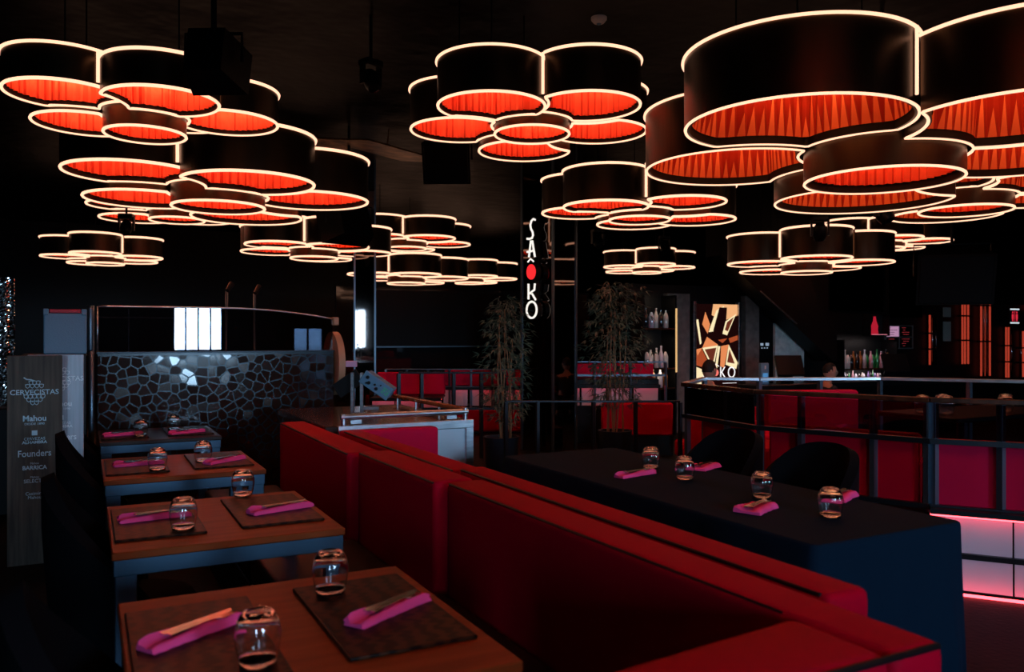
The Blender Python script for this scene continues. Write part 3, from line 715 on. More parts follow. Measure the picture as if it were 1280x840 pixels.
bm=B(); box(bm,-.19,.03,.03,.05,-.06,.06,.003,1,T(-.10,.05,.29)@Matrix.Rotation(R(-35),4,'Y')); obj('rear_flap',bm,M['black'],c)
bm=B(); box(bm,-.04,.04,-.01,.03,0,.045,.004); o=obj('card_box',bm,M['pink']); o.location=(1.74,5.93,1.27); tag(o,'small pink box standing on top of the mixing controller','box')
o.rotation_euler=(0,0,R(-27.5))

# ------------------------------------------------------------------ mirrored columns
def column(x0,x1,y0,y1,label,zt2=ZC):
    t=thing('mirror_column',label,'column',((x0+x1)/2,(y0+y1)/2,0)); hx,hy=(x1-x0)/2,(y1-y0)/2
    bm=B(); box(bm,-hx,hx,-hy,hy,0,zt2); obj('mirror_cladding',bm,M['blackmirror'],t)
    for sx,sy in ((-1,-1),(1,-1),(-1,1),(1,1)):
        bm=B(); box(bm,sx*hx-.014,sx*hx+.014,sy*hy-.014,sy*hy+.014,0,zt2); obj('corner_strip',bm,M['bluemetal'],t)
    return t
CX,CY,CS,CR=5.425,9.36,.51,R(23)
cl=column(-CS/2,CS/2,-CS/2,CS/2,'black mirror column carrying the vertical white sign'); cl.location=(CX,CY,0); cl.rotation_euler=(0,0,CR)
cl=column(-.16,.16,-.15,.15,'narrow mirror column left of centre reflecting a bright window'); cl.location=(3.95,12.70,0); cl.rotation_euler=(0,0,R(-17))
# vertical sign on the column's left face (faces -X)
def sign():
    p=Rz(CR)@Vector((-CS/2-.006,-.01,0))
    s=thing('neon_sign','vertical illuminated sign of white letters with a red oval','sign',(CX+p.x,CY+p.y,0),CR); D=.13
    # letters drawn in (u,z); u to the right as read means towards -Y
    def ribbon(name,paths,closed=False,w=.014):
        bm=B(); bl=B()
        for p in paths:
            pts=[Vector((-D,-u,z)) for u,z in p]
            pts=[Vector((q.x,q.y*1.3,q.z)) for q in pts] if not closed else pts; tube(bl,pts,w,8,closed)
            # dark body behind the light face
            n=len(p); rows=[]
            for i in range(n):
                a=Vector(p[i-1 if (i>0 or closed) else i]); b=Vector(p[(i+1)%n if (i<n-1 or closed) else i]); d=(b-a).normalized(); q=Vector((-d.y,d.x))*(w*1.15)
                u,z=p[i]; u*=1 if closed else 1.3; rows.append([bm.verts.new((xx,-(u+sg*q.x),z+sg*q.y)) for xx,sg in ((-D+.004,-1),(-D+.004,1),(-.03,1),(-.03,-1))])
            for i in range(n if closed else n-1):
                A=rows[i];C=rows[(i+1)%n]
                for j in range(4): bm.faces.new((A[j],A[(j+1)%4],C[(j+1)%4],C[j]))
            if not closed: bm.faces.new(rows[0]); bm.faces.new(rows[-1][::-1])
        o=obj(name,bm,M['signbody'],s); obj('light_face',bl,M['signwhite'],o,smooth=True); return o
    z=lambda py:1.5+(420-py)*.01005
    S_=[(.05,z(272)),(.025,z(270.5)),(.0,z(273)),(-.012,z(278)),(-.004,z(283)),(.016,z(287)),(.022,z(291)),(.01,z(294.5)),(-.02,z(295.5)),(-.055,z(295))]
    ribbon('letter',[S_])
    ribbon('letter',[[(-.03,z(319)),(-.005,z(298)),(.012,z(298)),(.045,z(319))],[(-.055,z(312)),(.02,z(311))]])
    ribbon('letter',[[(-.045,z(325)),(-.01,z(321)),(.03,z(325))]],w=.011)
    ribbon('letter',[[(-.035,z(353)),(-.035,z(373))],[(.045,z(353)),(.038,z(361)),(-.03,z(366)),(.01,z(366)),(.055,z(374))]])
    ribbon('letter',[[(.005+.082*math.cos(2*PI*i/28),z(386.5)+.105*math.sin(2*PI*i/28)) for i in range(28)]],True)
    el=[(.078*math.cos(2*PI*i/32),.105*math.sin(2*PI*i/32)) for i in range(32)]
    bm=B(); prism(bm,el,-.0,.11,T(-.13,.0,z(338))@Matrix.Rotation(PI/2,4,'Y')@Rz(PI/2)); o=obj('oval_body',bm,M['signbody'],s,angle=40)
    bm=B(); prism(bm,[(a*.93,b*.93) for a,b in el],0,.01,T(-.14,.0,z(338))@Matrix.Rotation(PI/2,4,'Y')@Rz(PI/2)); obj('red_face',bm,M['signred'],o)
    bm=B(); box(bm,-.03,.0,-.03,.03,z(392),z(270)); obj('mounting_rail',bm,M['signbody'],s)
sign()

# ------------------------------------------------------------------ bamboo
def bamboo(x,y,h,label,spread,canes,seed,nleaf,lz0):
    rr=random.Random(seed); t=thing('potted_bamboo',label,'plant',(x,y,0),0,'potted bamboos')
    bm=B(); lathe(bm,[(.13,0),(.155,.04),(.175,.46),(.185,.49),(.16,.49),(.15,.44),(.02,.43)],28); obj('pot',bm,M['pot'],t,angle=40)
    tips=[]
    for k in range(canes):
        a=rr.uniform(0,2*PI); d=rr.uniform(.02,.10); px,py=d*math.cos(a),d*math.sin(a); dx,dy=rr.uniform(-.10,.10),rr.uniform(-.08,.08); hh=h*rr.uniform(.72,1)
        pts=[];rad=[]; n=14
        for i in range(n+1):
            u=i/n; pts.append((px+dx*u+.015*math.sin(u*5+k),py+dy*u,.43+(hh-.43)*u)); rad.append(.0095*(1-.5*u)*(1.25 if i%2==0 else .95))
        bm=B(); tube(bm,pts,rad,7); obj('cane',bm,M['cane'],t,smooth=True); tips.append((pts,hh))
    v=[];f=[]
    for _ in range(nleaf):
        pts,hh=rr.choice(tips); u=rr.random(); z=lz0+(h-lz0)*rr.random()**.85; i=min(13,max(0,int((z-.43)/(hh-.43)*14))); p=Vector(pts[i]); p.z=z+rr.uniform(-.03,.05)
        a=rr.uniform(0,2*PI); el=rr.uniform(-.6,.7); rad=spread*rr.random()**.7*(.55+.45*math.sin(PI*min(1,(z-lz0)/(h-lz0)*.9+.1)))
        b=p+Vector((math.cos(a)*rad,math.sin(a)*rad,rad*.35*rr.uniform(-.6,1)))
        for q in range(4):
            d=Vector((math.cos(a+rr.uniform(-1.2,1.2)),math.sin(a+rr.uniform(-1.2,1.2)),rr.uniform(-.9,.35))).normalized()
            s=d.cross(Vector((rr.uniform(-.3,.3),rr.uniform(-.3,.3),1))).normalized()*.0075; L=rr.uniform(.055,.11); k=len(v)
            m_=b+d*L*.4; e=b+d*L+Vector((0,0,-.015)); v+=[tuple(b),tuple(m_+s),tuple(e),tuple(m_-s)]; f.append((k,k+1,k+2,k+3))
    raw('foliage',v,f,M['leaf'],t)
bamboo(3.70,7.34,1.85,'potted bamboo left of the black sign column, in a black pot',.22,6,2,420,.62)
bamboo(5.02,7.25,2.02,'potted bamboo right of the black sign column behind the low railing',.33,7,4,620,.75)

# ------------------------------------------------------------------ right: raised booth with railing
A_,B_,C_,D_=(4.15,5.06),(4.05,4.17),(4.45,3.16),(5.05,2.35)
E_=[(4.20,5.10),(4.88,5.66),(5.24,5.36),(6.27,4.94),(6.95,4.0)]
def rot2(p,q): return math.atan2(q[1]-p[1],q[0]-p[0])
plat=[A_,B_,C_,D_,(5.6,1.6),(8.2,2.4),(6.95,4.05),(6.27,4.98),(5.24,5.40),(4.88,5.70)]
bm=B(); prism(bm,plat[::-1],0,.45); tag(obj('platform',bm,M['cab']),'raised black platform carrying the red booth at right','platform')
def seg_box(bm,p,q,z0,z1,th,off=0,mi=0,bev=0,trim=0):
    a=rot2(p,q); L=math.hypot(q[0]-p[0],q[1]-p[1])
    box(bm,trim,L-trim,off-th/2,off+th/2,z0,z1,bev,1,T(p[0],p[1],0)@Rz(a),mi)
def railing(name,label,pts,ztop,zbot,zmid=None,posts=(),pw=.035,rail=.05,glass=False,m='blackmetal',pm='bluemetal',cap=None,base=0.45):
    t=thing(name,label,'railing')
    for p,q in zip(pts,pts[1:]):
        bm=B(); seg_box(bm,p,q,ztop-rail*.6,ztop,rail,0,0,.004); obj('top_rail',bm,M[cap or m],t)
        for zz in ([zmid] if zmid else [])+([zbot] if zbot else []):
            bm=B(); seg_box(bm,p,q,zz-.03,zz,.035); obj('lower_rail',bm,M[m],t)
        if glass:
            bm=B(); seg_box(bm,p,q,(zmid or zbot)+.005,ztop-rail*.6-.005,.008,trim=.02); obj('glass_panel',bm,M['railglass'],t)
    for x,y in posts:
        bm=B(); box(bm,x-pw/2,x+pw/2,y-pw/2,y+pw/2,base,ztop-rail*.6); obj('post',bm,M[pm],t)
    return t
def lerp(p,q,u): return (p[0]+(q[0]-p[0])*u,p[1]+(q[1]-p[1])*u)
posts=[lerp(A_,B_,.05),lerp(A_,B_,.62),lerp(B_,C_,.02),lerp(B_,C_,.28),lerp(B_,C_,.70),lerp(B_,C_,.985),lerp(C_,D_,.02),lerp(C_,D_,.36),lerp(C_,D_,.75),D_]
posts=[(x+.02,y+.01) for x,y in posts]
railing('booth_railing','dark steel railing with posts around the front of the raised red booth',[A_,B_,C_,D_],1.135,.50,.89,posts,glass=True,cap='deck')
railing('booth_railing','pale steel rail at the rear of the raised red booth',E_,1.135,None,None,[E_[1],E_[2],lerp(E_[2],E_[3],.5),E_[3],lerp(E_[3],E_[4],.6)],m='steel')
# booth sofas: back sides show towards the camera
def booth_sofa(label,p,q,off,z0,z1,th,m,group='red sofas in the raised booth'):
    t=thing('booth_sofa',label,'sofa',(0,0,0),0,group)
    bm=B(); seg_box(bm,p,q,z0,z1,th,off,0,.02); obj('backrest',bm,M[m],t,angle=40)
    bm=B(); s=1 if off>0 else -1; seg_box(bm,p,q,z0,z0+.24,.42,off+s*(th/2+.215),0,.02,trim=.06); obj('seat_cushion',bm,M[m],t,angle=40)
def inset(p,q,u0,u1): return lerp(p,q,u0),lerp(p,q,u1)
p,q=inset(A_,B_,.16,.86); booth_sofa('red booth sofa backing the railing, left section',p,q,.13,.452,.90,.12,'red')
p,q=inset(B_,C_,.05,.92); booth_sofa('red booth sofa backing the railing, long middle section',p,q,.13,.452,.90,.12,'red')
p,q=inset(C_,D_,.03,.98); booth_sofa('crimson booth sofa backing the railing, right section above lit riser',p,q,.13,.452,.875,.12,'redb')
p,q=inset(E_[2],E_[3],.02,.75); booth_sofa('red booth sofa against the rear rail with high back',p,q,-.10,.452,1.03,.12,'redb')
p,q=inset(E_[1],(4.30,5.12),.05,.70); booth_sofa('short red booth sofa at the rear left corner',p,q,.16,.452,.99,.10,'redb')
# lit white risers below the right section
for (z0,z1,nm,push) in ((.235,.435,'upper',-.012),(.02,.205,'lower',-.03)):
    t=thing('lit_riser','white glowing step riser panel, %s of the two at right'%nm,'riser',(0,0,0),0,'white riser panels')
    for p,q,us in ((C_,D_,[0,.42,1.0]),(D_,(5.6,1.6),[0,1.0])):
        for u0,u1 in zip(us,us[1:]):
            a,b=inset(p,q,u0+.005,u1-.005); bm=B(); seg_box(bm,a,b,z0,z1,.02,push,0); obj('panel',bm,M['whitepanel'],t)
    bm=B()
    for p,q in ((C_,D_),(D_,(5.6,1.6))):
        if nm=='upper': seg_box(bm,p,q,z1+.012,z1+.024,.02,push-.05)
        else: seg_box(bm,p,q,.003,.012,.03,push-.06)
    obj('led_strip',bm,M['redled'],t)
bm=B(); seg_box(bm,C_,D_,.462,.49,.14,-.03); seg_box(bm,D_,(5.6,1.6),.462,.49,.14,-.03); tag(obj('step_nosing',bm,M['black']),'black overhanging edge above the upper lit white riser','step edge')
bm=B(); seg_box(bm,C_,D_,.205,.235,.05,-.03); seg_box(bm,D_,(5.6,1.6),.205,.235,.05,-.03); tag(obj('step_nosing',bm,M['black']),'black step nosing between the two lit white risers','step edge')
# small table with upturned glasses behind the rail
t=thing('lounge_table','dark low table inside the raised booth carrying upturned glasses','table',(5.35,3.55,.4502))
bm=B(); box(bm,-.5,.75,-.3,.3,.50,.53,.006); obj('tabletop',bm,M['black'],t)
bm=B(); cyl(bm,(0,0,0),(0,0,.50),.04,.04,12); lathe(bm,[(.22,0),(.22,.02),(.05,.03)],20); obj('pedestal',bm,M['blackmetal'],t)
for k,(x,y) in enumerate(((5.02,3.62),(5.10,3.50),(5.20,3.60),(5.62,3.42))):
    put_glass(x,y,.981,['upturned glass on the booth table, leftmost over the rail','upturned glass on the booth table, middle of three','upturned glass on the booth table, right of three','upturned glass standing alone on the booth table'][k],'glasses on the booth table')

# ------------------------------------------------------------------ low railing in front of the column
railing('low_railing','thin black railing crossing before the sign column and bamboo',[(3.46,6.77),(4.18,6.39),(4.90,6.02)],.90,.12,None,[(3.46,6.77),(3.72,6.63),(4.18,6.39),(4.53,6.21),(4.90,6.02)],.03,.03,base=0,pm='blackmetal')

# ------------------------------------------------------------------ far raised booths with lit panels
def far_booth(label,p,q,zr,zs0,zs1,zw0,zw1,zb0,nw,gap=.02,red='redb'):
    t=thing('lit_bench',label,'bench'); L=math.hypot(q[0]-p[0],q[1]-p[1])
    bm=B(); seg_box(bm,p,q,zs0,zs1,.1,.45,0,.015); obj('backrest',bm,M[red],t)
    bm=B(); seg_box(bm,p,q,zw1,zs0,.5,.22,0,.01); obj('seat_cushion',bm,M['black'],t)
    for k in range(nw):
        a,b=inset(p,q,k/nw+gap/2,(k+1)/nw-gap/2); bm=B(); seg_box(bm,a,b,zw0,zw1-.02,.02,-.02); obj('lit_panel',bm,M['whitepanel'],t)
    bm=B(); seg_box(bm,p,q,zw1+.004,zw1+.012,.02,-.085); obj('led_strip',bm,M['redledsoft'],t)
    bm=B(); seg_box(bm,p,q,zw1+.013,zw1+.035,.16,-.06); seg_box(bm,p,q,zw1-.012,zw1+.013,.012,-.134); obj('ledge',bm,M['black'],t)
    bm=B(); seg_box(bm,p,q,0,zw0,.4,.2); obj('base',bm,M['black'],t)
    if zb0 is not None:
        bm=B(); seg_box(bm,p,q,zb0,zw0-.03,.10,-.32,0,.02); obj('front_backrest',bm,M['red'],t)
        bm=B(); seg_box(bm,p,q,0,zb0,.10,-.32); obj('front_plinth',bm,M['black'],t)
    return t
far_booth('red bench with pale lit panels, far left of the sign column',(5.02,12.05),(6.9,11.05),.98,.68,.95,.39,.66,.02,5)
railing('far_railing','steel railing before the far red bench left of the sign column',[(4.2,12.42),(5.6,11.67),(6.9,10.99)],.98,.70,None,[lerp((4.2,12.42),(6.9,10.99),k/9) for k in range(10)],.03,.03,base=0,m='bluemetal')
far_booth('crimson bench seen behind the console, with glowing pink panel',(3.50,10.93),(4.36,10.47),.9,.66,.98,.45,.62,.02,3)
railing('far_railing','black railing boxed around the bench behind the console',[(3.4,9.55),(4.55,8.95),(4.75,9.6)],1.06,.62,None,[(3.4,9.55),(3.65,9.42),(4.0,9.24),(4.3,9.08),(4.55,8.95),(4.68,9.3)],.04,.04,base=0,pm='blackmetal')
far_booth('red bench with pale lit panels behind the right bamboo',(5.80,9.86),(7.10,9.19),1.15,.90,1.10,.53,.79,None,4)
railing('far_railing','steel railing before the red bench behind the right bamboo',[(5.80,9.74),(7.12,9.06)],1.15,.97,None,[(5.80,9.74),(6.24,9.51),(6.68,9.28),(7.12,9.06)],.03,.03,base=0,m='bluemetal')
for k,(a,b,l) in enumerate((((5.25,6.35),(5.63,6.17),'dark red sofa back behind the low railing, left of pair'),((5.65,6.16),(6.02,5.98),'dark red sofa back behind the low railing, right of pair'))):
    t=thing('lounge_sofa',l,'sofa',(0,0,0),0,'red sofa backs behind the low railing')
    bm=B(); seg_box(bm,a,b,.25,.80,.12,0,0,.02); obj('backrest',bm,M['red'],t,angle=40)
    bm=B(); seg_box(bm,a,b,.25,.42,.45,.29,0,.02); obj('seat_cushion',bm,M['red'],t,angle=40)
    bm=B(); seg_box(bm,a,b,0,.248,.5,.2); obj('base',bm,M['black'],t)
t=thing('lounge_sofa','dark red sofa back between the sign column and right bamboo','sofa',(0,0,0),0,None)
a,b=(5.75,8.6),(6.55,8.2)
bm=B(); seg_box(bm,a,b,.25,.66,.12,0,0,.02); obj('backrest',bm,M['red'],t,angle=40)
bm=B(); seg_box(bm,a,b,0,.248,.5,.2); obj('base',bm,M['black'],t)
# black projection screen and glossy wall strip far behind
bm=B(); box(bm,4.6,9.8,15.24,15.297,1.30,2.40); ps=tag(obj('projection_screen',bm,M['cab']),'wide black roller screen hanging far behind the left bench','screen')
bm=B(); box(bm,4.2,9.9,15.3,15.4,0,2.45); struct(obj('wall_screen',bm,M['darkmirror']))
bm=B(); box(bm,4.6,9.8,15.23,15.297,1.275,1.300); obj('bottom_bar',bm,M['bluemetal'],ps)

# ------------------------------------------------------------------ bar wall
yw=10.2
def slab(name,label,cat,x0,x1,z0,z1,m,d=.12,y=yw):
    bm=B(); box(bm,x0,x1,y-d,y-.002,z0,z1,.004); return tag(obj(name,bm,M[m]),label,cat)
slab('plaster_pier','rough grey pier left of the backlit poster','pier',7.96,8.40,.0,2.16,'stucco')
slab('plaster_pier','rough grey pier right of the backlit poster','pier',9.56,9.86,.0,2.16,'stucco')
# poster
t=thing('light_box_poster','backlit poster of orange facets with the restaurant logo','poster',(8.53,yw-.1,.44))
pw_,ph=.87,1.57
for x in (-.06,pw_+.005):
    bm=B(); box(bm,x,x+.055,-.03,.05,-.06,ph+.04,.004); obj('frame_side',bm,M['steel'],t)
bm=B(); box(bm,0,pw_,.0,.05,0,ph); obj('light_box',bm,M['black'],t)
pm=[glow('poster_dark',(.010,.002,.002),1),glow('poster_orange',(.80,.25,.09),1),glow('poster_rust',(.40,.07,.022),1),glow('poster_cream',(1,.82,.48),1),glow('poster_brown',(.14,.028,.014),1),glow('poster_peach',(.90,.45,.20),1)]
W_,H_=54.,126. # poster drawing grid, (0,0) top left
def facets():
    tri=[]
    P=lambda *a:a
    L=[(5,[(22,0),(54,0),(54,14),(34,22),(20,14)]),(3,[(26,8),(36,2),(30,34),(16,36)]),(1,[(12,10),(18,26),(15,38),(8,26)]),(0,[(30,4),(40,4),(38,34),(28,44),(22,34)]),
       (3,[(52,12),(40,40),(34,38),(38,22)]),(4,[(49,16),(41,35),(37,33),(40,23)]),(1,[(14,42),(28,52),(26,56),(8,56)]),(3,[(8,56),(28,53),(22,84)]),(4,[(11,58),(26,56),(21,78)]),
       (1,[(32,54),(42,52),(36,82),(31,80)]),(3,[(42,52),(54,76),(52,84),(38,78)]),(4,[(43,58),(50,77),(40,75)]),(2,[(42,44),(54,40),(54,46),(44,50)]),(2,[(0,62),(8,58),(20,84),(0,78)]),(1,[(0,58),(8,56),(2,66)]),
       (3,[(0,80),(18,88),(16,110),(0,104)]),(1,[(0,104),(14,110),(4,126),(0,126)]),(3,[(28,54),(31,54),(27,82),(24,84)]),(3,[(0,20),(3,20),(7,50),(5,52)]),(2,[(28,46),(40,44),(34,50)]),(3,[(36,126),(40,112),(42,118),(40,126)]),(5,[(6,108),(12,116),(6,122)])]
    return L
v=[(0,-.003,0),(pw_,-.003,0),(pw_,-.003,ph),(0,-.003,ph)]; f=[(0,1,2,3)]; mi=[0]
for i,(m_,poly) in enumerate(facets()):
    k=len(v); v+=[(a/W_*pw_,-.0045-.0002*i,ph-b/H_*ph) for a,b in poly]; f.append(tuple(range(k,k+len(poly)))); mi.append(m_)
o=raw('print',v,f,pm,t); o.data.polygons.foreach_set('material_index',mi)
PW=glow('poster_white',(1,.95,.95),1)
def pz(b): return ph-b/H_*ph
for s,x,sz in (('S',11,.22),('K',34,.27),('O',45.5,.27)): text('lettering',s,sz,(x/W_*pw_,-.013,pz(89)),PW,t,ext=.001,sx=.8)
bm=B(); lathe(bm,[(.055,0),(.055,.004)],24); bmesh.ops.transform(bm,matrix=T(25/W_*pw_,-.012,pz(88))@Matrix.Rotation(PI/2,4,'X'),verts=bm.verts); obj('logo_dot',bm,glow('poster_pink',(1,.20,.16),1),t)
bm=B(); tube(bm,[(21/W_*pw_,-.014,pz(80)),(25/W_*pw_,-.014,pz(77)),(29/W_*pw_,-.014,pz(80))],.006,6); tube(bm,[(34/W_*pw_,-.014,pz(102)),(52/W_*pw_,-.014,pz(102))],.004,6); tube(bm,[(38/W_*pw_,-.014,pz(108)),(47/W_*pw_,-.014,pz(108))],.004,6); obj('logo_lines',bm,PW,t)
# staircase soffit rising to the left
bm=B(); prism(bm,[(8.7,4.3),(8.7,2.75),(9.55,2.17),(11.15,1.08),(11.25,1.08),(11.25,1.5),(9.9,3.3),(9.9,4.3)],0,.35,T(0,yw-.14,0)@Matrix.Rotation(PI/2,4,'X')); 
tag(obj('staircase',bm,M['cab']),'black staircase soffit slanting down across the bar wall','staircase')
bm=B(); tube(bm,[(9.5,yw-.51,2.215),(10.3,yw-.51,1.70)],.010,6); tag(obj('stair_trim',bm,M['steel']),'thin shiny strip along the underside of the stair','trim')
slab('plaster_wall','pale grey plaster panel under the slanting stair','panel',10.28,10.95,.0,1.72,'stuccop',.06)
slab('dark_niche','black control niche right of the poster pier','niche',9.90,10.22,.0,2.1,'black',.05)
t=thing('payment_terminal','grey payment terminal with blue screen on the bar','terminal',(8.90,8.98,.7805))
bm=B(); box(bm,-.08,.08,0,.06,0,.32,.015,2); obj('body',bm,M['case'],t,angle=40)
bm=B(); box(bm,-.05,.05,-.004,.002,.04,.17); obj('screen',bm,M['screen'],t)
bm=B(); box(bm,-.015,.015,-.004,.002,.23,.28); obj('card_slot',bm,M['detector'],t)
for k,(x,z,s) in enumerate(((9.98,1.36,.03),(10.1,1.36,.035),(9.98,1.30,.012),(10.04,1.30,.012),(10.1,1.30,.012))):
    bm=B(); box(bm,x-s,x+s,yw-.06,yw-.045,z-s*.7,z+s*.7,.002); tag(obj('control_display',bm,glow('display_glow_%d'%k,(.45,.6,.8),.5)),['larger lit display left, on the black niche','lit display right, on the black niche','small lit button on the niche, left','small lit button on the niche, middle','small lit button on the niche, right'][k],'display','lit displays on the niche')
def pos(x,y,z,label):
    t=thing('till_terminal',label,'till',(x,y,z))
    bm=B(); box(bm,-.20,.22,-.02,.03,-.17,.17,.01,1,T(0,0,.27)@Matrix.Rotation(R(-25),4,'Z')@Matrix.Rotation(R(-28),4,'X')); obj('monitor',bm,M['black'],t)
    bm=B(); prism(bm,[(-.16,0),(.12,0),(.05,.26),(-.05,.26)],-.05,.05,T(0,.06,0)@Matrix.Rotation(PI/2,4,'X')); obj('stand',bm,M['black'],t)
# bar counter
bm=B(); box(bm,8.6,13.4,8.85,9.25,.70,.78,.006); tt=tag(obj('bar_counter',bm,M['blackmetal']),'long dark bar counter in front of the bottle shelves','counter')
bm=B(); box(bm,8.65,13.35,8.95,9.2,0,.70); obj('counter_front',bm,M['black'],tt)
pos(9.45,9.05,.781,'black till monitor on the bar before the pale panel'); pos(11.85,9.05,.781,'black till monitor on the bar below the menu squares')
# shelves and bottles
def bottle_mesh(i):
    h,r,nk=[(.30,.036,.40),(.27,.042,.35),(.33,.034,.42),(.24,.045,.30)][i%4]
    bm=B(); lathe(bm,[(r*.9,0),(r,.01),(r,h*(1-nk)),(r*.75,h*(1-nk)+.03),(.014,h*(1-nk)+.07),(.012,h*.93),(.016,h*.935),(.016,h),(.004,h)],14)
    bmesh.ops.recalc_face_normals(bm,faces=bm.faces); me=bpy.data.meshes.new('bottle'); bm.to_mesh(me); bm.free()
    for p in me.polygons: p.use_smooth=True
    me.set_sharp_from_angle(angle=R(50)); return me
BC=[('green',(.02,.20,.06),.5),('clear',(.45,.45,.55),.2),('amber',(.25,.08,.02),.4),('pale pink',(.5,.25,.32),.3),('dark',(.012,.012,.015),.3),('violet',(.22,.14,.40),.3),('white',(.55,.52,.5),.4),('red',(.35,.03,.03),.4)]
BM={}
for ci,(cn,cc,_) in enumerate(BC):
    for k in range(4):
        me=bottle_mesh(k); me.materials.append(mat('bottle_'+cn.replace(' ','_'),cc,.08,0,.8,coat=1)); BM[(ci,k)]=me
def shelf(name,label,x0,x1,y0,y1,zs,n,colors,shelfname,seed,light=None,lc=(1,.8,.7),sz=(1,1,1)):
    rr=random.Random(seed); t=thing(name,label,'shelf',((x0+x1)/2,y1,0)); hw=(x1-x0)/2
    for z in zs:
        bm=B(); box(bm,-hw,hw,y0-y1,0,z-.025,z); obj('shelf_board',bm,M['deck'],t)
    for xx in (-hw-.03,hw):
        bm=B(); box(bm,xx,xx+.03,y0-y1,0,0,zs[-1]+.5); obj('side_panel',bm,M['black'],t)
    for zi,z in enumerate(zs):
        for k in range(n[zi]):
            c=rr.choice(colors); kk=rr.randrange(4); o=bpy.data.objects.new('bottle',BM[(c,kk)]); COL.objects.link(o)
            o.location=(x0+.06+(x1-x0-.12)*(k+.5)/n[zi],y0+.06+rr.uniform(0,.06),z+.0005); o.scale=(sz[zi],)*3
            tag(o,'%s glass bottle on the %s'%(BC[c][0],shelfname[zi]),'bottle','%s bottles on the %s'%(BC[c][0],shelfname[zi]))
        if light:
            l=bpy.data.lights.new('shelf_light','AREA'); l.shape='RECTANGLE'; l.size=x1-x0-.1; l.size_y=.04; l.energy=light; l.color=lc
            lo=bpy.data.objects.new('shelf_light',l); COL.objects.link(lo); lo.location=((x0+x1)/2,y0+.015,z+(.47 if zi==len(zs)-1 else min(.47,zs[zi+1]-z-.04))); lo.rotation_euler=(R(25),0,0)
shelf('bottle_shelf','bar shelf of coloured bottles under the stair',11.62,12.97,9.86,yw-.01,[.70,.93],[17,15],[0,1,2,3,4,5,6],['lower bar shelf','upper bar shelf'],3,1.6,(1,.82,.8),sz=(.58,1))
shelf('bottle_shelf','narrow lit bottle shelf behind the right bamboo',7.36,7.93,9.86,yw-.01,[.72,1.02,1.62],[4,5,5],[1,2,4,6],['lowest tier behind bamboo','middle tier behind bamboo','top tier behind bamboo'],8,.7,(1,.75,.5))
t=[o for o in sc.objects if o.name.startswith('bottle_shelf')][-1]
bm=B(); box(bm,7.935-t.location.x,7.955-t.location.x,9.84-t.location.y,9.858-t.location.y,.95,1.92); obj('light_strip',bm,glow('shelf_strip',(1,.6,.25),.8),t)
# framed bottle display
t=thing('display_case','small framed display case with a red bottle above the shelf','display case',(12.74,yw-.02,1.52))
bm=B(); box(bm,-.24,.24,-.005,.0,0,.36); obj('back',bm,M['darkmirror'],t)
bm=B(); box(bm,-.26,-.24,-.15,0,-.02,.38); box(bm,.24,.26,-.15,0,-.02,.38); box(bm,-.24,.24,-.15,0,-.02,0); box(bm,-.24,.24,-.15,0,.36,.38); obj('frame',bm,M['blackmetal'],t)
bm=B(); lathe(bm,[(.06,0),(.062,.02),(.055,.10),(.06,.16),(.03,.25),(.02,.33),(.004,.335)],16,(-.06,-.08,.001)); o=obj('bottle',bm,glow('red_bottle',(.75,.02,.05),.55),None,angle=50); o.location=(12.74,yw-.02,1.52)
tag(o,'red bottle glowing in the small framed display case','bottle')
bm=B(); box(bm,-.2,.2,-.14,-.13,.003,.012); obj('led_strip',bm,glow('case_pink',(1,.3,.4),.8),t)
# four-square menu
t=thing('menu_squares','wall frame of four menu squares, one pale pink','menu',(13.08,yw-.02,1.27))
bm=B()
for x in (0,.37,.75): box(bm,x-.01,x+.01,-.01,.02,-.01,.43)
for z in (0,.21,.42): box(bm,-.01,.76,-.012,.018,z-.008,z+.008)
obj('frame',bm,M['steelpanel'],t)
for i,(x,z) in enumerate(((.015,.22),(.385,.22),(.015,.01),(.385,.01))):
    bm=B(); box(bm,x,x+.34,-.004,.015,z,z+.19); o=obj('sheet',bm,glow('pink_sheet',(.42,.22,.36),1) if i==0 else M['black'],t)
    bm=B()
    for k in range(4): 
        w_=.06+.05*((k*7+i)%4); box(bm,x+.06+.03*(k%2),x+.06+w_+.03*(k%2),-.006,-.0045,z+.16-k*.042,z+.168-k*.042)
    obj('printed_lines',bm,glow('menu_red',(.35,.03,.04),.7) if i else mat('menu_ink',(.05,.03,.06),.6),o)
# papers, tubes, sign
for z0,z1,l in ((1.87,2.06,'small pale notice on the dark wall, upper of two'),(1.40,1.78,'larger pale notice on the dark wall, lower of two')):
    bm=B(); box(bm,14.75,14.98,yw-.012,yw+.001,z0,z1); tag(obj('paper_notice',bm,mat('notice_'+str(z0),(.30,.36,.34),.7)),l,'notice','pale notices by the red tubes')
def tubes(label,x,z0,z1,n,hot,dy=.06):
    t=thing('tube_bundle',label,'light',(x,yw-dy,z0),0,'red lit vertical tube bundles')
    for k in range(n):
        bm=B(); cyl(bm,((k-(n-1)/2)*.05,-.02*(k%2),0),((k-(n-1)/2)*.05,-.02*(k%2),z1-z0),.018,.018,8); obj('tube',bm,M['redtube'] if (k in hot) else M['chrometube'],t,smooth=True)
    for q in (.30,.62):
        bm=B(); box(bm,-(n+1)/2*.05,(n+1)/2*.05,-.05,.06,(z1-z0)*q,(z1-z0)*q+.03); obj('clamp',bm,M['black'],t)
tubes('bundle of red lit tubes nearest the paper notices',15.36,.95,2.45,5,(0,1,3)); tubes('tallest bundle of red and silver lit tubes',15.98,.70,2.95,6,(0,2,5))
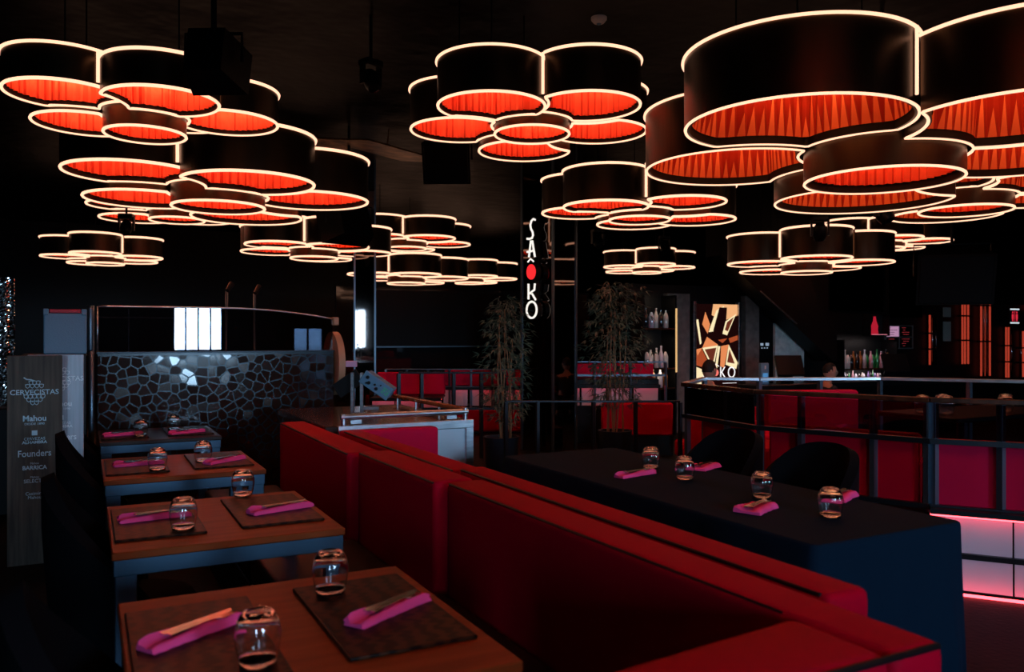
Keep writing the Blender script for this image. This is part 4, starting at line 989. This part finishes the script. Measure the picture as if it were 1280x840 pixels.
tubes('dim red tube bundle below the restroom sign',16.75,.65,1.68,4,(0,1)); tubes('short red tube bundle at the right end of the wall',17.25,.65,1.6,4,(1,2)); tubes('high red tube bundle cut by the right edge',17.55,2.05,2.95,4,(0,1,2))
tubes('slim chrome tube pair left of the paper notices',14.35,.95,1.9,4,(0,)); 
t=thing('restroom_sign','small lit white sign with two red restroom figures','sign',(16.95,yw-.05,1.75))
bm=B(); box(bm,-.16,.16,-.02,.04,0,.32,.004); obj('panel',bm,M['black'],t)
bm=B(); box(bm,-.155,.155,-.023,-.021,.285,.315); box(bm,-.155,.155,-.023,-.021,.005,.035); obj('white_band',bm,glow('sign_pale',(.6,.7,.75),1),t)
bm=B()
for s in (-1,1):
    box(bm,s*.07-.03,s*.07+.03,-.024,-.021,.10,.20); box(bm,s*.07-.018,s*.07+.018,-.024,-.021,.05,.10); cyl(bm,(s*.07,-.021,.235),(s*.07,-.024,.235),.022,.022,14)
box(bm,-.006,.006,-.024,-.021,.05,.27); obj('figure_symbols',bm,glow('sign_redfig',(.8,.03,.06),.8),t)
# mirror panels on the bar wall
for x0,x1,z0,z1,l in ((13.15,14.1,1.85,2.85,'dark mirror panel above the menu squares reflecting lamps'),(11.6,13.0,1.95,2.9,'dark mirror panel above the bottle shelf'),(16.3,18.4,2.15,3.0,'dark mirror panel above the restroom sign')):
    bm=B(); box(bm,x0,x1,yw-.03,yw-.003,z0,z1); tag(obj('wall_mirror',bm,M['blackmirror']),l,'mirror')

# ------------------------------------------------------------------ people
def skin_body(name,verts,edges,rad,m,parent,sub=1):
    me=bpy.data.meshes.new(name); me.from_pydata(verts,edges,[]); o=link(name,me,m,parent)
    sk=o.modifiers.new('skin','SKIN'); sl=me.skin_vertices[0].data
    for i,r_ in enumerate(rad): sl[i].radius=(r_,r_) if not isinstance(r_,tuple) else r_
    sl[0].use_root=True; o.modifiers.new('sub','SUBSURF').levels=sub; o.modifiers['sub'].render_levels=sub+0
    for p in me.polygons: p.use_smooth=True
    sk.use_smooth_shade=True
    return o
def head_mesh(yaw):
    bm=B(); bmesh.ops.create_uvsphere(bm,u_segments=28,v_segments=20,radius=1)
    for v in bm.verts:
        x,y,z=v.co; fx=x
        sx=.098*(1-.12*max(0,-z)); v.co=Vector((x*sx,y*.076*(1-.22*max(0,-z)),z*.118))
        if z<-.3 and x>0: v.co.x+=.006
        # eye sockets, nose, brow
        g=lambda y0,z0,s:math.exp(-(((y-y0)/s)**2+((z-z0)/s)**2))
        if x>0.2:
            v.co.x+=.024*g(0,-.18,.16)+.012*g(0,.0,.12)-.009*(g(.38,.06,.17)+g(-.38,.06,.17))+.006*g(0,-.5,.16)+.007*g(0,-.85,.2)
    for s in (-1,1):
        bmesh.ops.create_uvsphere(bm,u_segments=10,v_segments=8,radius=1,matrix=T(-.005,s*.076,0)@Matrix.Diagonal((.019,.009,.031,1)))
    return bm
def hair_mesh(fade):
    bm=B(); bmesh.ops.create_uvsphere(bm,u_segments=28,v_segments=20,radius=1); kill=[]
    for v in bm.verts:
        x,y,z=v.co
        lim=-.30 if x<-.35 else (.0 if x<.25 else .52)
        s=1.07 if z>.2 else 1.02
        v.co=Vector((x*.098*s,y*.076*s,z*.118*(s+.03*(z>.5))))
        if z<lim: kill.append(v)
    bmesh.ops.delete(bm,geom=kill,context='VERTS'); return bm
def person(label,loc,rz,pose,headyaw):
    t=thing('person',label,'person',loc,rz)
    # joints (facing +X), seated: seat height given by pose
    s=pose['seat']; lean=pose.get('lean',.04); j=[];e=[];r=[]
    def add(p,rad,par=None):
        j.append(p); r.append(rad); i=len(j)-1
        if par is not None: e.append((par,i))
        return i
    pel=add((0,0,s+.10),(.145,.12)); ab=add((.01,0,s+.25),(.135,.105),pel); ch=add((lean,0,s+.42),(.155,.11),ab); nk=add((lean+.01,0,s+.53),.06,ch); hd=add((lean+.025,0,s+.62),.052,nk)
    for sd in (-1,1):
        sh=add((lean,sd*.175,s+.46),.062,ch); el=add(pose['elbow'][0] if sd<0 else pose['elbow'][1],.042,sh); wr=add(pose['wrist'][0] if sd<0 else pose['wrist'][1],.028,el)
        W=Vector(j[wr]); d=(W-Vector(j[el])).normalized(); side=d.cross(Vector((0,0,1))).normalized()*sd
        pm_=add(tuple(W+d*.05),.030,wr)
        for k,(o_,L) in enumerate(((-.028,.062),(-.009,.075),(.009,.07),(.027,.055))):
            b=W+d*.085+side*o_; a1=add(tuple(b),.0105,pm_); a2=add(tuple(b+d*L*.55+Vector((0,0,-.008))),.0088,a1); add(tuple(b+d*L*.9+Vector((0,0,-.026))),.0075,a2)
        b=W+d*.035-side*.04; a1=add(tuple(b),.012,pm_); add(tuple(b+d*.04-side*.012),.009,a1)
        hp=add((.03,sd*.095,s+.06),.088,pel); kn=add((.44,sd*.12,s+.07),.062,hp); an=add((.42,sd*.12,.09),.042,kn); add((.56,sd*.13,.045),.038,an)
    body=skin_body('body',j,e,r,M['skin'],t,1)
    # clothing over the same joints
    def cloth(name,idx,rads,edges,m):
        skin_body(name,[j[i] for i in idx],edges,rads,m,t,1)
    na=13+0
    # indices: 0 pel 1 ab 2 chest 3 neck 4 head ; per side 4+... layout
    base=5; per=3+1+12+2+4
    R0=base; L0=base+per
    ids=[2,1,0,R0,R0+1,L0,L0+1]; P_=[j[i] for i in ids]
    def mid(a,b,u): return tuple(Vector(a).lerp(Vector(b),u))
    sv=[j[2],j[1],j[0],j[R0],mid(j[R0],j[R0+1],.75),j[L0],mid(j[L0],j[L0+1],.75),mid(j[2],j[3],.55)]
    skin_body('shirt',sv,[(0,1),(1,2),(0,3),(3,4),(0,5),(5,6),(0,7)],[(.168,.125),(.15,.12),(.158,.135),.074,.058,.074,.058,.075],M['shirt'],t,1)
    hr=R0+per-4; hl=L0+per-4
    pv=[j[0],j[hr],j[hr+1],mid(j[hr+1],j[hr+2],.92),j[hl],j[hl+1],mid(j[hl+1],j[hl+2],.92)]
    skin_body('trousers',pv,[(0,1),(1,2),(2,3),(0,4),(4,5),(5,6)],[(.155,.125),.10,.075,.058,.10,.075,.058],M['trousers'],t,1)
    H=T(lean+.045,0,s+.70)@Rz(headyaw)
    bm=head_mesh(0); bmesh.ops.transform(bm,matrix=H,verts=bm.verts); h=obj('head',bm,M['skin'],t,smooth=True)
    bm=hair_mesh(0); bmesh.ops.transform(bm,matrix=H,verts=bm.verts); obj('hair',bm,M['hair'],h,smooth=True)
    bm=B()
    for sd in (-1,1): bmesh.ops.create_uvsphere(bm,u_segments=10,v_segments=8,radius=.011,matrix=H@T(.080,sd*.029,.008))
    obj('eye',bm,M['eyewhite'],h,smooth=True)
    bm=B()
    for sd in (-1,1): bmesh.ops.create_uvsphere(bm,u_segments=10,v_segments=8,radius=.006,matrix=H@T(.0872,sd*.029,.008))
    for sd in (-1,1): tube(bm,[H@Vector((.088,sd*.014,.028)),H@Vector((.088,sd*.03,.033)),H@Vector((.078,sd*.046,.028))],.004,6)
    obj('brow',bm,M['hair'],h)
    bm=B(); bmesh.ops.create_uvsphere(bm,u_segments=12,v_segments=8,radius=1,matrix=H@T(.089,0,-.055)@Matrix.Diagonal((.010,.022,.008,1))); obj('lips',bm,M['mouth'],h,smooth=True)
    return t
person('person in black seen from behind before the backlit poster, head above the rail',(6.34,7.30,0),R(35),dict(seat=.40,elbow=[(.05,-.24,.66),(.05,.24,.66)],wrist=[(.27,-.17,.62),(.27,.17,.62)]),R(-20))
person('person in a black t-shirt in profile beside the bar bottles',(9.36,8.30,0),R(-20),dict(seat=.29,elbow=[(.04,-.25,.54),(.04,.25,.54)],wrist=[(.26,-.2,.50),(.26,.2,.50)]),R(-10))
def stool(x,y,h,label,rz):
    t=thing('bar_stool',label,'stool',(x,y,0),rz)
    bm=B(); lathe(bm,[(.03,h-.05),(.17,h-.05),(.18,h-.03),(.17,h),(.03,h)],24); obj('seat',bm,M['blackfab'],t,angle=40)
    for a in (45,135,225,315):
        bm=B(); p=Vector((math.cos(R(a)),math.sin(R(a)),0)); cyl(bm,p*.17,p*.12+Vector((0,0,h-.05)),.012,.014,8); obj('leg',bm,M['black'],t,smooth=True)
stool(6.34,7.30,.40,'black stool under the person before the poster',R(35)); stool(9.36,8.30,.29,'low black stool under the person by the bottles',R(-20))

# ------------------------------------------------------------------ things on the ceiling
t=thing('smoke_detector','round white smoke detector on the ceiling at top centre','smoke detector',(3.99,6.01,ZC),0)
bm=B(); lathe(bm,[(.02,-.055),(.045,-.05),(.062,-.03),(.07,-.02),(.07,0)],28); obj('body',bm,M['detector'],t,angle=40)
bm=B(); lathe(bm,[(.008,-.068),(.02,-.06),(.022,-.052)],16); obj('sensor_cap',bm,M['case'],t)
def speaker(x,y,z,w,h,d,rz,tilt,label):
    t=thing('hanging_speaker',label,'loudspeaker',(x,y,z),rz,'loudspeakers hung from the ceiling')
    rot=Matrix.Rotation(tilt,4,'X')
    bm=B(); prism(bm,[(-w/2,-d/2),(w/2,-d/2),(w*.32,d/2),(-w*.32,d/2)],-h/2,h/2,rot); obj('cabinet',bm,M['cab'],t)
    bm=B(); box(bm,-w*.46,w*.46,-d/2-.012,-d/2,-h*.46,h*.46,.004,1,rot); obj('grille',bm,M['black'],t)
    bm=B()
    for q in (-.16,.16): 
        p0=rot@Vector((q*w,d/2+.0,-h*.2)); cyl(bm,p0,p0+rot@Vector((0,.012,0)),.05*w,.05*w,12)
    obj('rear_socket',bm,M['black'],t)
    bm=B(); tube(bm,[(-w*.5,0,0),(-w*.5,0,h*.62),(w*.5,0,h*.62),(w*.5,0,0)],.012,6); cyl(bm,(0,0,h*.62),(0,0,ZC-z),.018,.018,8); obj('bracket',bm,M['black'],t)
speaker(.665,5.10,3.12,.34,.27,.28,R(150),.25,'black loudspeaker hanging before the top left lamp')
speaker(3.10,10.67,2.985,.74,.44,.34,R(200),.35,'black loudspeaker overlapping the middle left lamp row')
speaker(3.55,8.35,3.45,.52,.45,.4,R(-30),.4,'black loudspeaker hanging below the top centre lamp')
speaker(9.40,6.38,2.24,.85,.62,.45,R(-45),.3,'black loudspeaker hanging at right above the menu squares')
def moving_head(x,y,z,label):
    t=thing('stage_light',label,'stage light',(x,y,z),random.uniform(0,6),'stage lights on the ceiling')
    bm=B(); cyl(bm,(0,0,.16),(0,0,ZC-z),.015,.015,8); box(bm,-.09,.09,-.07,.07,.10,.16,.01); obj('base',bm,M['black'],t)
    for xx in (-.10,.08):
        bm=B(); box(bm,xx,xx+.02,-.03,.03,-.06,.12); obj('yoke_arm',bm,M['black'],t)
    bm=B(); lathe(bm,[(.03,-.10),(.06,-.11),(.075,-.06),(.07,.03),(.05,.07),(.02,.075)],16); bmesh.ops.transform(bm,matrix=Matrix.Rotation(R(30),4,'X'),verts=bm.verts); o=obj('lamp_head',bm,M['black'],t,angle=50)
    bm=B(); lathe(bm,[(.055,-.112),(.03,-.118),(.004,-.119)],16); bmesh.ops.transform(bm,matrix=Matrix.Rotation(R(30),4,'X'),verts=bm.verts); obj('lens',bm,M['darkmirror'],o)
moving_head(8.5,10.85,3.0,'stage light before the small far lamp right of the column')
moving_head(6.07,4.76,2.58,'stage light below the largest lamp, left of its far petal')
moving_head(7.33,6.56,2.69,'stage light before the low lamp above the stair')
moving_head(.46,11.9,2.95,'stage light before the far left lamp')
moving_head(6.75,10.2,2.93,'stage light left of the small far lamp behind the column')
moving_head(2.2,6.9,3.75,'stage light with blue glint between the left lamps')
for x,y,w_,d_,z,rz,rx,l in ((3.6,10.6,1.6,.9,4.0,.5,.15,'slanted bronze ceiling panel behind the top centre lamp'),(2.5,11.2,1.2,1.2,4.02,.2,-.1,'bronze ceiling panel right of the big left lamp'),(1.0,5.2,.55,.6,4.05,.0,.35,'bronze ceiling panel above the top left lamp'),(7.9,12.6,1.6,1.2,4.0,.3,.1,'bronze ceiling panel above the bamboo lamp')):
    bm=B(); box(bm,-w_/2,w_/2,-d_/2,d_/2,0,.02,.003); tube(bm,[(0,0,.01),(0,0,ZC-z)],.01,6); o=obj('ceiling_panel',bm,bpy.data.materials.get('panel_bronze') or bump(vary(mat('panel_bronze',(.2,.1,.05),.38,.9),(.10,.05,.024),(.5,.26,.12),4),8,.4,.02))
    o.location=(x,y,z); o.rotation_euler=(rx,0,rz); tag(o,l,'ceiling panel','bronze ceiling panels')
# concealed red light along the sofa bench of the raised booth and far benches comes from the led strips above
